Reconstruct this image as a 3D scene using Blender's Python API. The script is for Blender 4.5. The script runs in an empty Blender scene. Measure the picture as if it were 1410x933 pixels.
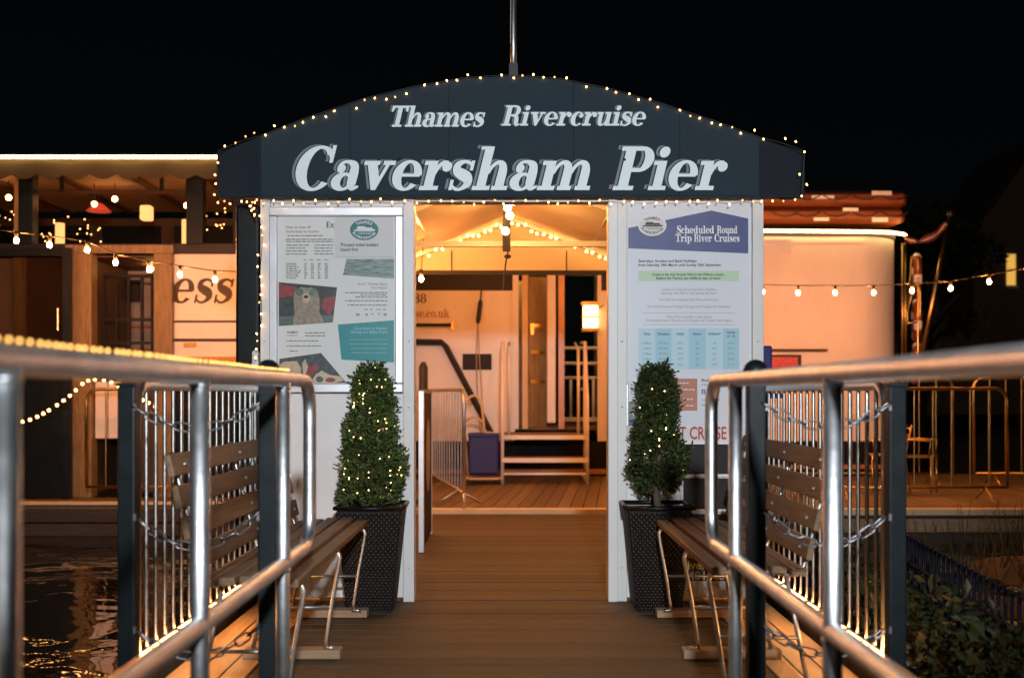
import bpy, math, random
from mathutils import Vector, Matrix
random.seed(7)
R = math.radians
scene = bpy.context.scene
col = scene.collection

# ------------------------------------------------------------------ camera, sky, sun, exposure
FPX, HX, HY, CAMZ = 1500.0, 705.0, 543.0, 1.22
cam_d = bpy.data.cameras.new('camera'); cam = bpy.data.objects.new('camera', cam_d); col.objects.link(cam)
cam.location = (0, 0, CAMZ); cam.rotation_euler = (R(90), 0, 0)
cam_d.sensor_width = 36.0; cam_d.lens = FPX / 1410 * 36
cam_d.shift_y = (HY - 466.5) / 1410
cam_d.clip_start = .05; cam_d.clip_end = 800
cam_d.dof.use_dof = True; cam_d.dof.focus_distance = 6.5; cam_d.dof.aperture_fstop = 2.0
scene.camera = cam
world = bpy.data.worlds.new('World'); scene.world = world; world.use_nodes = True
wn = world.node_tree; bg = wn.nodes['Background']
sky = wn.nodes.new('ShaderNodeTexSky'); sky.sky_type = 'NISHITA'; sky.sun_disc = False
sky.sun_elevation = R(20); sky.sun_rotation = R(160); sky.air_density = 1; sky.dust_density = 2
wn.links.new(sky.outputs[0], bg.inputs[0]); bg.inputs[1].default_value = .00035
sun_d = bpy.data.lights.new('moon', 'SUN'); sun_d.energy = .10; sun_d.angle = R(.5); sun_d.color = (1, .86, .7)
sun = bpy.data.objects.new('moon', sun_d); col.objects.link(sun); sun.rotation_euler = (R(70), 0, R(-20))
scene.view_settings.view_transform = 'Standard'; scene.view_settings.look = 'None'
scene.view_settings.gamma = 1; scene.view_settings.exposure = 0
scene.view_settings.use_curve_mapping = False
cy = scene.cycles
cy.use_denoising = True; cy.denoiser = 'OPENIMAGEDENOISE'
cy.max_bounces = 6; cy.diffuse_bounces = 3; cy.glossy_bounces = 3; cy.transparent_max_bounces = 8
cy.caustics_reflective = False; cy.caustics_refractive = False
cy.sample_clamp_indirect = 4; cy.use_light_tree = True

def at(px, py, d):
    """point at distance d (metres in front of the camera) seen at photo pixel px, py"""
    return Vector(((px - HX) * d / FPX, d, CAMZ + (HY - py) * d / FPX))

# ------------------------------------------------------------------ materials
MATS = {}
def mat(name, c, rough=.5, metal=0., var=.12, scale=6., bump=0., bscale=60., spec=.5, stretch=None,
        island=0., emit=None, es=0., trans=0.):
    if name in MATS: return MATS[name]
    m = bpy.data.materials.new(name); m.use_nodes = True; nt = m.node_tree
    b = nt.nodes['Principled BSDF']
    b.inputs['Roughness'].default_value = rough; b.inputs['Metallic'].default_value = metal
    b.inputs['Specular IOR Level'].default_value = spec
    tc = nt.nodes.new('ShaderNodeTexCoord'); mp = nt.nodes.new('ShaderNodeMapping')
    nt.links.new(tc.outputs['Object'], mp.inputs[0])
    if stretch: mp.inputs['Scale'].default_value = stretch
    n = nt.nodes.new('ShaderNodeTexNoise'); n.inputs['Scale'].default_value = scale; n.inputs['Detail'].default_value = 6
    n.inputs['Roughness'].default_value = .65
    nt.links.new(mp.outputs[0], n.inputs[0])
    cr = nt.nodes.new('ShaderNodeValToRGB')
    cr.color_ramp.elements[0].position = .3; cr.color_ramp.elements[1].position = .7
    cr.color_ramp.elements[0].color = [max(0, x * (1 - var)) for x in c] + [1]
    cr.color_ramp.elements[1].color = [min(1, x * (1 + var)) for x in c] + [1]
    nt.links.new(n.outputs[0], cr.inputs[0]); out = cr.outputs[0]
    if island:
        g = nt.nodes.new('ShaderNodeNewGeometry'); hs = nt.nodes.new('ShaderNodeHueSaturation')
        mr = nt.nodes.new('ShaderNodeMapRange'); mr.inputs['To Min'].default_value = 1 - island; mr.inputs['To Max'].default_value = 1 + island
        nt.links.new(g.outputs['Random Per Island'], mr.inputs[0]); nt.links.new(mr.outputs[0], hs.inputs['Value'])
        nt.links.new(out, hs.inputs['Color']); out = hs.outputs[0]
    oi = nt.nodes.new('ShaderNodeObjectInfo')
    hs2 = nt.nodes.new('ShaderNodeHueSaturation'); mr2 = nt.nodes.new('ShaderNodeMapRange')
    mr2.inputs['To Min'].default_value = 1 - var * .8; mr2.inputs['To Max'].default_value = 1 + var * .8
    nt.links.new(oi.outputs['Random'], mr2.inputs[0]); nt.links.new(mr2.outputs[0], hs2.inputs['Value'])
    nt.links.new(out, hs2.inputs['Color'])
    nt.links.new(hs2.outputs[0], b.inputs['Base Color'])
    r = nt.nodes.new('ShaderNodeMapRange'); r.inputs['To Min'].default_value = rough * .8; r.inputs['To Max'].default_value = min(1, rough * 1.25)
    nt.links.new(n.outputs[0], r.inputs[0]); nt.links.new(r.outputs[0], b.inputs['Roughness'])
    if bump:
        n2 = nt.nodes.new('ShaderNodeTexNoise'); n2.inputs['Scale'].default_value = bscale; n2.inputs['Detail'].default_value = 4
        nt.links.new(mp.outputs[0], n2.inputs[0])
        bp = nt.nodes.new('ShaderNodeBump'); bp.inputs['Strength'].default_value = bump; bp.inputs['Distance'].default_value = .01
        nt.links.new(n2.outputs[0], bp.inputs['Height']); nt.links.new(bp.outputs[0], b.inputs['Normal'])
    if emit:
        b.inputs['Emission Color'].default_value = list(emit) + [1]; b.inputs['Emission Strength'].default_value = es
    if trans: b.inputs['Transmission Weight'].default_value = trans
    MATS[name] = m
    return m

def pane_mat(name, tint=(1, 1, 1), gloss=.1, rough=.03):
    m = bpy.data.materials.new(name); m.use_nodes = True; nt = m.node_tree
    nt.nodes.remove(nt.nodes['Principled BSDF'])
    t = nt.nodes.new('ShaderNodeBsdfTransparent'); t.inputs[0].default_value = list(tint) + [1]
    g = nt.nodes.new('ShaderNodeBsdfGlossy'); g.inputs['Roughness'].default_value = rough
    fr = nt.nodes.new('ShaderNodeLayerWeight'); fr.inputs[0].default_value = gloss
    nz = nt.nodes.new('ShaderNodeTexNoise'); nz.inputs['Scale'].default_value = 2
    bp = nt.nodes.new('ShaderNodeBump'); bp.inputs['Strength'].default_value = .03
    nt.links.new(nz.outputs[0], bp.inputs['Height']); nt.links.new(bp.outputs[0], g.inputs['Normal'])
    mx = nt.nodes.new('ShaderNodeMixShader'); nt.links.new(fr.outputs['Facing'], mx.inputs[0])
    nt.links.new(t.outputs[0], mx.inputs[1]); nt.links.new(g.outputs[0], mx.inputs[2])
    nt.links.new(mx.outputs[0], nt.nodes['Material Output'].inputs[0])
    MATS[name] = m
    return m

WARM = (1.0, .31, .08)
AMBER = (1.0, .44, .115)
mat('white_paint', (.74, .73, .72), .45, var=.05, scale=3, bump=.05)
mat('panel_white', (.80, .79, .79), .4, var=.06, scale=2.5, bump=.03)
mat('cabin_white', (.76, .72, .67), .35, var=.09, scale=1.6, bump=.08, bscale=2.5, stretch=(1, 1, .35))
mat('silver_frame', (.75, .76, .8), .35, metal=.6, var=.04)
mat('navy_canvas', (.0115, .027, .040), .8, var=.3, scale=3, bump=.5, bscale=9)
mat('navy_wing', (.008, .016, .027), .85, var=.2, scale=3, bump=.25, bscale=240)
mat('canvas_cream', (.72, .62, .46), .8, var=.06, scale=3, bump=.25, bscale=9)
mat('letter_white', (.76, .87, .90), .5, var=.04)
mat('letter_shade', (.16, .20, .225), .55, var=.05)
mat('steel', (.78, .80, .82), .42, metal=1, var=.16, scale=9, bump=.10, bscale=45)
mat('galvanised', (.55, .55, .54), .38, metal=1, var=.15, scale=20, bump=.06, bscale=90)
mat('dark_steel', (.03, .032, .035), .4, metal=.3, var=.2)
mat('black_paint', (.006, .010, .012), .4, spec=.3, var=.25, scale=10, bump=.05)
mat('black_matt', (.01, .01, .011), .6, var=.3)
mat('wire_dark', (.02, .018, .012), .6)
mat('wire_green', (.02, .03, .015), .6)
mat('bench_wood', (.17, .10, .052), .6, var=.4, scale=5, bump=.25, bscale=18, stretch=(9, .8, 9))
mat('board_wood', (.42, .29, .15), .55, var=.25, scale=4, bump=.15, bscale=14, stretch=(10, .7, 10))
mat('deck_brown', (.062, .043, .019), .7, var=.35, scale=3, bump=.45, bscale=40, stretch=(.8, 9, 9))
mat('pontoon_plank', (.15, .106, .05), .65, var=.3, scale=5, bump=.25, bscale=16, stretch=(9, .8, 9))
mat('kerb_cream', (.62, .48, .3), .6, var=.1)
mat('timber_dark', (.05, .042, .034), .8, var=.4, scale=6, bump=.4, bscale=14, stretch=(.8, 6, 6))
mat('timber_block', (.3, .21, .13), .7, var=.25, scale=6, bump=.2, stretch=(.8, 8, 8))
mat('jamb_wood', (.28, .19, .085), .45, var=.4, scale=5, bump=.1, stretch=(8, 8, .8))
mat('varnished_door', (.42, .21, .07), .25, var=.25, scale=5, bump=.06, stretch=(8, 8, .8))
mat('wicker', (.008, .007, .007), .36, var=.4, scale=30, spec=.22)
mat('planter_inner', (.01, .009, .008), .8)
mat('soil', (.03, .02, .013), .95, bump=.5)
mat('leaf_box', (.055, .085, .02), .55, var=.45, scale=14, island=.65, spec=.35)
mat('leaf_ivy', (.022, .025, .006), .55, var=.4, scale=5, island=.6, spec=.35)
mat('leaf_dark', (.03, .04, .016), .7, var=.4, scale=2, island=.5)
mat('bark', (.11, .075, .045), .85, var=.35, scale=12, bump=.5, bscale=30)
mat('paper', (.76, .76, .74), .6, var=.03, scale=2)
mat('paper_notice', (.68, .66, .66), .55, var=.02)
mat('poster_blue_white', (.66, .69, .76), .45, var=.03, scale=2)
mat('ink_black', (.03, .03, .035), .6)
mat('ink_grey', (.22, .22, .23), .6)
mat('ink_white', (.8, .8, .8), .5)
mat('ink_yellow', (.85, .66, .12), .5)
mat('ink_red', (.42, .03, .035), .5)
mat('ink_navy', (.05, .065, .21), .45, var=.06)
mat('ink_teal', (.01, .25, .27), .4, var=.1, scale=3)
mat('ink_teal_dark', (.012, .14, .17), .4)
mat('ink_green', (.48, .66, .46), .5, var=.03)
mat('ink_sky', (.45, .65, .74), .5, var=.03)
mat('ink_sky_deep', (.33, .57, .69), .5, var=.03)
mat('ink_terracotta', (.44, .17, .1), .5)
mat('photo_dark', (.045, .055, .06), .4, var=.6, scale=30)
mat('photo_red', (.42, .06, .07), .4, var=.4, scale=30)
mat('photo_fur', (.36, .29, .21), .4, var=.35, scale=40)
mat('photo_skin', (.55, .42, .28), .4, var=.2, scale=30)
mat('photo_water', (.2, .27, .26), .4, var=.9, scale=14, stretch=(1, 1, 9))
mat('photo_green', (.1, .15, .13), .4, var=.5, scale=20)
mat('menu_black', (.013, .013, .016), .55, var=.3, spec=.25)
mat('hull_black', (.008, .008, .010), .65, var=.3, spec=.15)
mat('name_black', (.008, .007, .006), .45)
mat('raft_orange', (.25, .062, .02), .55, var=.18, scale=7, bump=.2, bscale=8)
mat('tape_white', (.9, .9, .9), .2, var=.05, emit=None)
mat('crate_blue', (.012, .018, .15), .55, var=.12, bump=.15)
mat('brass', (.5, .36, .13), .3, metal=1, var=.15)
mat('flag_red', (.16, .03, .022), .8, var=.4, scale=10)
mat('flag_white', (.6, .52, .45), .8, var=.1)
mat('flag_blue', (.03, .03, .09), .8)
mat('house_brick', (.12, .075, .05), .9, var=.3, scale=3, bump=.4)
mat('house_roof', (.04, .03, .028), .9, var=.2)
mat('iron_blue', (.006, .009, .022), .65, var=.3, spec=.15)
mat('earth', (.03, .024, .016), .95, var=.4, scale=4, bump=.6, bscale=10)
mat('interior_brown', (.11, .06, .028), .6, var=.3, scale=3)
mat('interior_pale', (.42, .31, .23), .6, var=.1, scale=3)
mat('awning', (.045, .035, .018), .85, var=.15, scale=3, bump=.2, bscale=10)
mat('red_shade', (.5, .06, .04), .5, emit=(1, .12, .05), es=.5)
mat('cushion', (.3, .18, .1), .9)
mat('chain_steel', (.3, .31, .33), .4, metal=1, var=.1)
mat('rubber', (.015, .015, .016), .8)
pane_mat('window_glass', (.80, .76, .70), .30)
pane_mat('notice_glass', (.97, .98, .98), .035, .02)
pane_mat('dark_glass', (.45, .42, .38), .25)

def light_mat(name, c, s, beads=None):
    m = bpy.data.materials.new(name); m.use_nodes = True; nt = m.node_tree
    b = nt.nodes['Principled BSDF']; b.inputs['Base Color'].default_value = list(c) + [1]
    b.inputs['Emission Color'].default_value = list(c) + [1]; b.inputs['Emission Strength'].default_value = s
    if beads:
        tc = nt.nodes.new('ShaderNodeTexCoord'); w = nt.nodes.new('ShaderNodeTexWave')
        w.inputs['Scale'].default_value = beads; w.bands_direction = 'X'
        mr = nt.nodes.new('ShaderNodeMapRange'); mr.inputs['To Min'].default_value = s * .35; mr.inputs['To Max'].default_value = s * 1.65
        nt.links.new(tc.outputs['Object'], w.inputs[0]); nt.links.new(w.outputs['Fac'], mr.inputs[0])
        nt.links.new(mr.outputs[0], b.inputs['Emission Strength'])
    MATS[name] = m
light_mat('fairy_glow', AMBER, 15); light_mat('lobby_fill_glow', (1, .5, .17), 260)
light_mat('fairy_white', (1, .64, .24), 11); MATS['fairy_white'].cycles.emission_sampling = 'NONE'
light_mat('festoon_glow', WARM, 2000)
light_mat('ceiling_glow', (1, .46, .14), 40); light_mat('ridge_fill_glow', (1, .45, .13), 1150); light_mat('rail_glow', (1, .5, .12), 3.2); MATS['rail_glow'].cycles.emission_sampling = 'NONE'
light_mat('saloon_glow', (1, .42, .12), 42)
light_mat('rope_glow', (1, .60, .20), 16, beads=7)
light_mat('tube_glow', (1, .42, .13), 34)
light_mat('lantern_glow', (1, .55, .20), 1.6); light_mat('door_glow', (1, .58, .22), 5)
light_mat('window_glow', (1, .55, .10), .75)
light_mat('lamp_lens', (.85, .95, 1), 2)

# ------------------------------------------------------------------ mesh helpers
class MB:
    def __init__(s): s.v = []; s.f = []
    def add(s, v, f):
        o = len(s.v); s.v += [Vector(p) for p in v]; s.f += [[i + o for i in q] for q in f]; return s
    def box(s, a, b, m=None):
        (x0, y0, z0), (x1, y1, z1) = a, b
        v = [Vector(p) for p in ((x0, y0, z0), (x1, y0, z0), (x1, y1, z0), (x0, y1, z0), (x0, y0, z1), (x1, y0, z1), (x1, y1, z1), (x0, y1, z1))]
        if m is not None: v = [m @ p for p in v]
        return s.add(v, [(0, 3, 2, 1), (4, 5, 6, 7), (0, 1, 5, 4), (1, 2, 6, 5), (2, 3, 7, 6), (3, 0, 4, 7)])
    def bar(s, p, q, w, h, up=(0, 0, 1)):
        """rectangular bar from p to q, w across, h along up"""
        p, q = Vector(p), Vector(q); d = (q - p); L = d.length; d.normalize(); up = Vector(up)
        side = d.cross(up).normalized(); u2 = side.cross(d)
        m = Matrix((( side.x, d.x, u2.x, p.x), (side.y, d.y, u2.y, p.y), (side.z, d.z, u2.z, p.z), (0, 0, 0, 1)))
        return s.box((-w / 2, 0, -h / 2), (w / 2, L, h / 2), m)
    def tube(s, pts, r, n=8, closed=False, caps=True):
        P = [Vector(p) for p in pts]; k = len(P); rr = r if isinstance(r, (list, tuple)) else [r] * k
        T = []
        for i in range(k):
            a = P[(i - 1) % k] if (closed or i) else P[i]; b = P[(i + 1) % k] if (closed or i < k - 1) else P[i]
            T.append((b - a).normalized())
        ref = Vector((0, 0, 1)) if abs(T[0].z) < .9 else Vector((1, 0, 0))
        N = (ref - T[0] * ref.dot(T[0])).normalized(); V = []; F = []
        for i in range(k):
            if i:
                N = N - T[i] * N.dot(T[i])
                N = N.normalized() if N.length > 1e-6 else Vector((1, 0, 0))
            B = T[i].cross(N)
            for j in range(n):
                a = 2 * math.pi * j / n; V.append(P[i] + (N * math.cos(a) + B * math.sin(a)) * rr[i])
        for i in range(k if closed else k - 1):
            for j in range(n):
                a = i * n + j; b = i * n + (j + 1) % n; c = ((i + 1) % k) * n
                F.append((a, b, c + (j + 1) % n, c + j))
        if caps and not closed:
            F.append(tuple(range(n - 1, -1, -1))); F.append(tuple(range((k - 1) * n, k * n)))
        return s.add(V, F)
    def sphere(s, c, r, nu=10, nv=6, sc=(1, 1, 1)):
        c = Vector(c); V = [c + Vector((0, 0, r * sc[2]))]; F = []
        for i in range(1, nv):
            t = math.pi * i / nv
            for j in range(nu):
                p = 2 * math.pi * j / nu
                V.append(c + Vector((math.sin(t) * math.cos(p) * r * sc[0], math.sin(t) * math.sin(p) * r * sc[1], math.cos(t) * r * sc[2])))
        V.append(c - Vector((0, 0, r * sc[2]))); L = len(V) - 1
        for j in range(nu):
            F.append((0, 1 + j, 1 + (j + 1) % nu)); F.append((L, L - nu + (j + 1) % nu, L - nu + j))
        for i in range(nv - 2):
            for j in range(nu):
                a = 1 + i * nu
                F.append((a + j, a + nu + j, a + nu + (j + 1) % nu, a + (j + 1) % nu))
        return s.add(V, F)
    def prism(s, poly, y0, y1):
        """polygon in x,z (counter-clockwise from the front) extruded from y0 (front) to y1"""
        n = len(poly); V = [(x, y0, z) for x, z in poly] + [(x, y1, z) for x, z in poly]
        F = [tuple(range(n)), tuple(range(2 * n - 1, n - 1, -1))]
        for i in range(n): F.append((i, i + n, (i + 1) % n + n, (i + 1) % n))
        return s.add(V, F)
    def face(s, poly, y):
        return s.add([(x, y, z) for x, z in poly], [tuple(range(len(poly)))])
    def build(s, name, m, parent=None, origin=None, smooth=False, bevel=0.):
        me = bpy.data.meshes.new(name)
        off = Vector(origin) if origin is not None else Vector((0, 0, 0))
        if parent is not None: off = world_loc(parent)
        me.from_pydata([tuple(p - off) for p in s.v], [], s.f); me.update()
        me.materials.append(MATS[m])
        if smooth:
            for p in me.polygons: p.use_smooth = True
        o = bpy.data.objects.new(name, me); col.objects.link(o)
        if parent is not None: o.parent = parent
        else: o.location = off
        if bevel:
            b = o.modifiers.new('edge', 'BEVEL'); b.width = bevel; b.segments = 2; b.limit_method = 'ANGLE'
        return o
LOC = {}
def world_loc(o):
    v = Vector((0, 0, 0))
    while o is not None: v = v + o.location; o = o.parent
    return v
def thing(name, label, cat, loc=(0, 0, 0), group=None):
    o = bpy.data.objects.new(name, None); col.objects.link(o); o.location = loc; o.empty_display_size = .1
    return tag(o, label, cat, group)
def tag(o, label, cat, group=None):
    o['label'] = label; o['category'] = cat
    if group: o['group'] = group
    return o
def struct(o, kind='structure', label=None):
    o['kind'] = kind
    if label: o['label'] = label
    return o
def inst(name, me, parent, loc, rot=None):
    """a part that shares its mesh; loc in world coordinates"""
    o = bpy.data.objects.new(name, me); col.objects.link(o); o.parent = parent
    o.location = Vector(loc) - world_loc(parent)
    if rot is not None: o.rotation_euler = rot
    return o
def mesh_of(mb, name, m, smooth=True):
    me = bpy.data.meshes.new(name); me.from_pydata([tuple(p) for p in mb.v], [], mb.f); me.materials.append(MATS[m])
    if smooth:
        for p in me.polygons: p.use_smooth = True
    return me
def arc(c, r, a0, a1, n, ax, ay):
    c = Vector(c); ax = Vector(ax); ay = Vector(ay)
    return [c + ax * (r * math.cos(R(a0 + (a1 - a0) * i / n))) + ay * (r * math.sin(R(a0 + (a1 - a0) * i / n))) for i in range(n + 1)]
def smooth_path(P, n=6):
    P = [Vector(p) for p in P]; out = []
    for i in range(len(P) - 1):
        a = P[max(0, i - 1)]; b = P[i]; c = P[i + 1]; d = P[min(len(P) - 1, i + 2)]
        for k in range(n):
            t = k / n
            out.append(.5 * ((2 * b) + (c - a) * t + (2 * a - 5 * b + 4 * c - d) * t * t + (3 * b - a - 3 * c + d) * t ** 3))
    out.append(P[-1]); return out
def sag(p, q, s, n=16):
    p, q = Vector(p), Vector(q)
    return [p.lerp(q, i / n) - Vector((0, 0, s * 4 * (i / n) * (1 - i / n))) for i in range(n + 1)]

# ------------------------------------------------------------------ lettering
class Glyphs:
    """bold slab-serif letters drawn from strokes, rings and slabs; one em = 1, cap height .70, x height .47"""
    def __init__(s): s.p = []
    def rect(s, x0, y0, x1, y1): s.p.append(([(x0, y0), (x1, y0), (x1, y1), (x0, y1)], [(0, 1, 2, 3)]))
    def poly(s, pts): s.p.append((pts, [tuple(range(len(pts)))]))
    def disc(s, cx, cy, r): s.poly([(cx + r * math.cos(2 * math.pi * i / 18), cy + r * math.sin(2 * math.pi * i / 18)) for i in range(18)])
    def ring(s, cx, cy, rx, ry, ix, iy, a0=0, a1=360, dx=0, dy=0):
        n = 36; V = []; F = []
        for i in range(n + 1):
            a = R(a0 + (a1 - a0) * i / n)
            V.append((cx + rx * math.cos(a), cy + ry * math.sin(a))); V.append((cx + dx + ix * math.cos(a), cy + dy + iy * math.sin(a)))
        for i in range(n): F.append((2 * i, 2 * i + 2, 2 * i + 3, 2 * i + 1))
        s.p.append((V, F))
    def stroke(s, pts, w):
        P = smooth_path([(x, y, ww) for (x, y), ww in zip(pts, w)], 6); V = []; F = []
        for i, p in enumerate(P):
            a = P[max(0, i - 1)]; b = P[min(len(P) - 1, i + 1)]; t = Vector((b.x - a.x, b.y - a.y)).normalized()
            V.append((p.x - t.y * p.z / 2, p.y + t.x * p.z / 2)); V.append((p.x + t.y * p.z / 2, p.y - t.x * p.z / 2))
        for i in range(len(P) - 1): F.append((2 * i, 2 * i + 1, 2 * i + 3, 2 * i + 2))
        s.p.append((V, F))
    def arch(s, x):
        s.stroke([(x - .005, .27), (x + .05, .385), (x + .135, .445), (x + .215, .405), (x + .245, .30), (x + .245, .15), (x + .245, 0)], [.05, .055, .065, .11, .145, .15, .15])
    def glyph(s, c):
        s.p = []; w = .5; X = .47; T = .068
        if c == 'a':
            s.disc(.135, .345, .07); s.stroke([(.075, .36), (.13, .435), (.24, .455), (.345, .40), (.37, .29), (.37, .12), (.405, .035), (.50, .06)], [.03, .05, .055, .12, .15, .15, .09, .03])
            s.ring(.205, .135, .195, .148, .075, .098, 0, 360, .035); w = .50
        elif c == 'c':
            s.ring(.245, .235, .245, .247, .105, .20, 48, 318, .03); s.disc(.375, .345, .075); w = .46
        elif c == 'd':
            s.rect(.34, 0, .49, .70); s.rect(.26, .655, .4, .70); s.rect(.45, 0, .57, T); s.ring(.22, .235, .22, .245, .085, .195, 0, 360, .02); w = .58
        elif c == 'e':
            s.ring(.25, .235, .25, .247, .105, .20, 0, 322, .01); s.rect(.11, .215, .47, .265); w = .50
        elif c == 'h':
            s.rect(.07, 0, .22, .70); s.rect(0, 0, .30, T); s.rect(0, .65, .2, .70); s.arch(.22); s.rect(.34, 0, .61, T); w = .61
        elif c == 'i':
            s.rect(.07, 0, .22, X); s.rect(0, 0, .30, T); s.rect(0, X - T, .2, X); s.disc(.145, .61, .088); w = .30
        elif c == 'k':
            s.rect(.07, 0, .22, .70); s.rect(0, 0, .28, T); s.rect(0, .65, .2, .70); s.poly([(.2, .2), (.26, .18), (.46, .43), (.40, .43)]); s.poly([(.27, .26), (.37, .34), (.56, .04), (.40, .04)]); s.rect(.34, 0, .6, T); s.rect(.34, X - T, .56, X); w = .60
        elif c == 'l':
            s.rect(.07, 0, .22, .70); s.rect(0, 0, .30, T); s.rect(0, .65, .2, .70); w = .30
        elif c == 'm':
            s.rect(.07, 0, .22, X); s.rect(0, 0, .29, T); s.rect(0, X - T, .2, X); s.arch(.22); s.rect(.35, 0, .58, T); s.arch(.53); s.rect(.66, 0, .92, T); w = .92
        elif c == 'n':
            s.rect(.07, 0, .22, X); s.rect(0, 0, .30, T); s.rect(0, X - T, .2, X); s.arch(.22); s.rect(.34, 0, .61, T); w = .61
        elif c == 'o':
            s.ring(.25, .235, .25, .247, .10, .20); w = .50
        elif c == 'p':
            s.rect(.07, -.2, .22, X); s.rect(0, -.2, .30, -.2 + T); s.rect(0, X - T, .2, X); s.ring(.32, .235, .23, .245, .09, .195, 0, 360, -.02); w = .56
        elif c == 'r':
            s.rect(.07, 0, .22, X); s.rect(0, 0, .32, T); s.rect(0, X - T, .2, X); s.stroke([(.20, .25), (.25, .37), (.32, .435), (.40, .445)], [.05, .06, .07, .05]); s.disc(.40, .375, .08); w = .47
        elif c == 's':
            s.stroke([(.345, .385), (.29, .44), (.19, .455), (.095, .40), (.105, .31), (.20, .255), (.30, .20), (.335, .11), (.25, .025), (.15, .015), (.065, .075)], [.035, .045, .06, .115, .135, .165, .165, .13, .06, .045, .035])
            s.rect(.325, .315, .375, .475); s.rect(.03, 0, .08, .165); w = .42
        elif c == 'u':
            s.rect(0, X - T, .2, X); s.stroke([(.145, X), (.145, .20), (.17, .07), (.25, .025), (.34, .07), (.39, .17)], [.15, .15, .12, .06, .05, .05]); s.rect(.37, 0, .52, X); s.rect(.30, X - T, .5, X); s.rect(.48, 0, .60, T); w = .60
        elif c == 'v':
            s.poly([(.05, .45), (.215, .45), (.335, .14), (.285, 0), (.225, 0)]); s.poly([(.24, 0), (.295, 0), (.465, .45), (.405, .45)]); s.rect(0, X - T, .27, X); s.rect(.34, X - T, .54, X); w = .53
        elif c == 'y':
            s.poly([(.05, .45), (.215, .45), (.335, .14), (.285, 0), (.225, 0)]); s.poly([(.16, -.18), (.215, -.18), (.465, .45), (.405, .45)]); s.disc(.13, -.15, .06); s.rect(0, X - T, .27, X); s.rect(.34, X - T, .54, X); w = .53
        elif c == 'x':
            s.poly([(.03, .45), (.2, .45), (.5, .02), (.33, .02)]); s.poly([(.05, .02), (.11, .02), (.45, .45), (.39, .45)]); s.rect(0, 0, .2, T); s.rect(.3, 0, .54, T); s.rect(0, X - T, .24, X); s.rect(.33, X - T, .52, X); w = .54
        elif c == 'C':
            s.ring(.35, .35, .35, .365, .175, .315, 42, 318, .02); s.rect(.555, .44, .61, .72); s.poly([(.5, .6), (.56, .5), (.6, .7)]); w = .64
        elif c == 'E':
            s.rect(.08, 0, .25, .7); s.rect(0, 0, .55, T); s.rect(0, .7 - T, .55, .7); s.rect(.2, .33, .42, .38); s.rect(.5, 0, .56, .2); s.rect(.49, .5, .55, .7); s.rect(.38, .26, .43, .45); w = .6
        elif c == 'P':
            s.rect(.08, 0, .25, .70); s.rect(0, 0, .35, T); s.rect(0, .70 - T, .3, .70); s.rect(.2, .70 - T, .38, .70); s.rect(.2, .29, .38, .29 + T); s.ring(.37, .495, .235, .205, .075, .152, -90, 90); w = .61
        elif c == 'R':
            s.rect(.08, 0, .25, .70); s.rect(0, 0, .34, T); s.rect(0, .70 - T, .3, .70); s.rect(.2, .70 - T, .38, .70); s.rect(.2, .32, .40, .32 + T); s.ring(.37, .51, .225, .19, .07, .14, -90, 90); s.stroke([(.36, .36), (.48, .30), (.515, .15), (.55, .03), (.68, .06)], [.06, .13, .155, .10, .03]); w = .68
        elif c == 'S':
            s.stroke([(.47, .56), (.41, .65), (.28, .685), (.13, .60), (.13, .47), (.28, .38), (.42, .29), (.46, .15), (.35, .025), (.20, .015), (.09, .12)], [.04, .05, .06, .13, .155, .18, .18, .15, .06, .05, .04])
            s.rect(.455, .47, .51, .71); s.rect(.04, 0, .095, .25); w = .54
        elif c == 'T':
            s.rect(.235, 0, .40, .70); s.rect(.14, 0, .49, T); s.rect(0, .70 - T, .63, .70); s.rect(0, .5, .055, .70); s.rect(.575, .5, .63, .70); s.poly([(.055, .5), (.12, .65), (.055, .65)]); s.poly([(.51, .65), (.575, .5), (.575, .65)]); w = .63
        elif c == '8':
            s.ring(.25, .53, .20, .18, .085, .135); s.ring(.25, .20, .235, .21, .10, .155); w = .50
        elif c == '.':
            s.disc(.1, .08, .08); w = .2
        elif c == ' ': w = .28
        return s.p, w
GL = Glyphs()
def serif(text, shear=.27, track=.02, squeeze=1.):
    """flat polygons of a word: list of (verts, faces), total width"""
    x = 0; out = []
    for c in text:
        p, w = GL.glyph(c)
        for V, F in p: out.append(([((u + x) * squeeze + shear * v, v) for u, v in V], F))
        x += w + track
    return out, (x - track) * squeeze
def lay_serif(mb, text, x0, x1, zb, size, y, shear=.27, du=0, dv=0, step=.00012, bold=0.):
    """the word fitted between x0 and x1 on the plane y, baseline zb, em height size"""
    pieces, w = serif(text, shear)
    us = [u for V, _ in pieces for u, _ in V]; u0, u1 = min(us), max(us); k = (x1 - x0) / (u1 - u0)
    for i, (V, F) in enumerate(pieces):
        mb.add([(x0 + (u - u0) * k + du, y - step * (i % 9), zb + v * size + dv) for u, v in V], F)
        if bold: mb.add([(x0 + (u - u0 + bold) * k + du, y - step * (i % 9 + .5), zb + v * size + dv) for u, v in V], F)
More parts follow.
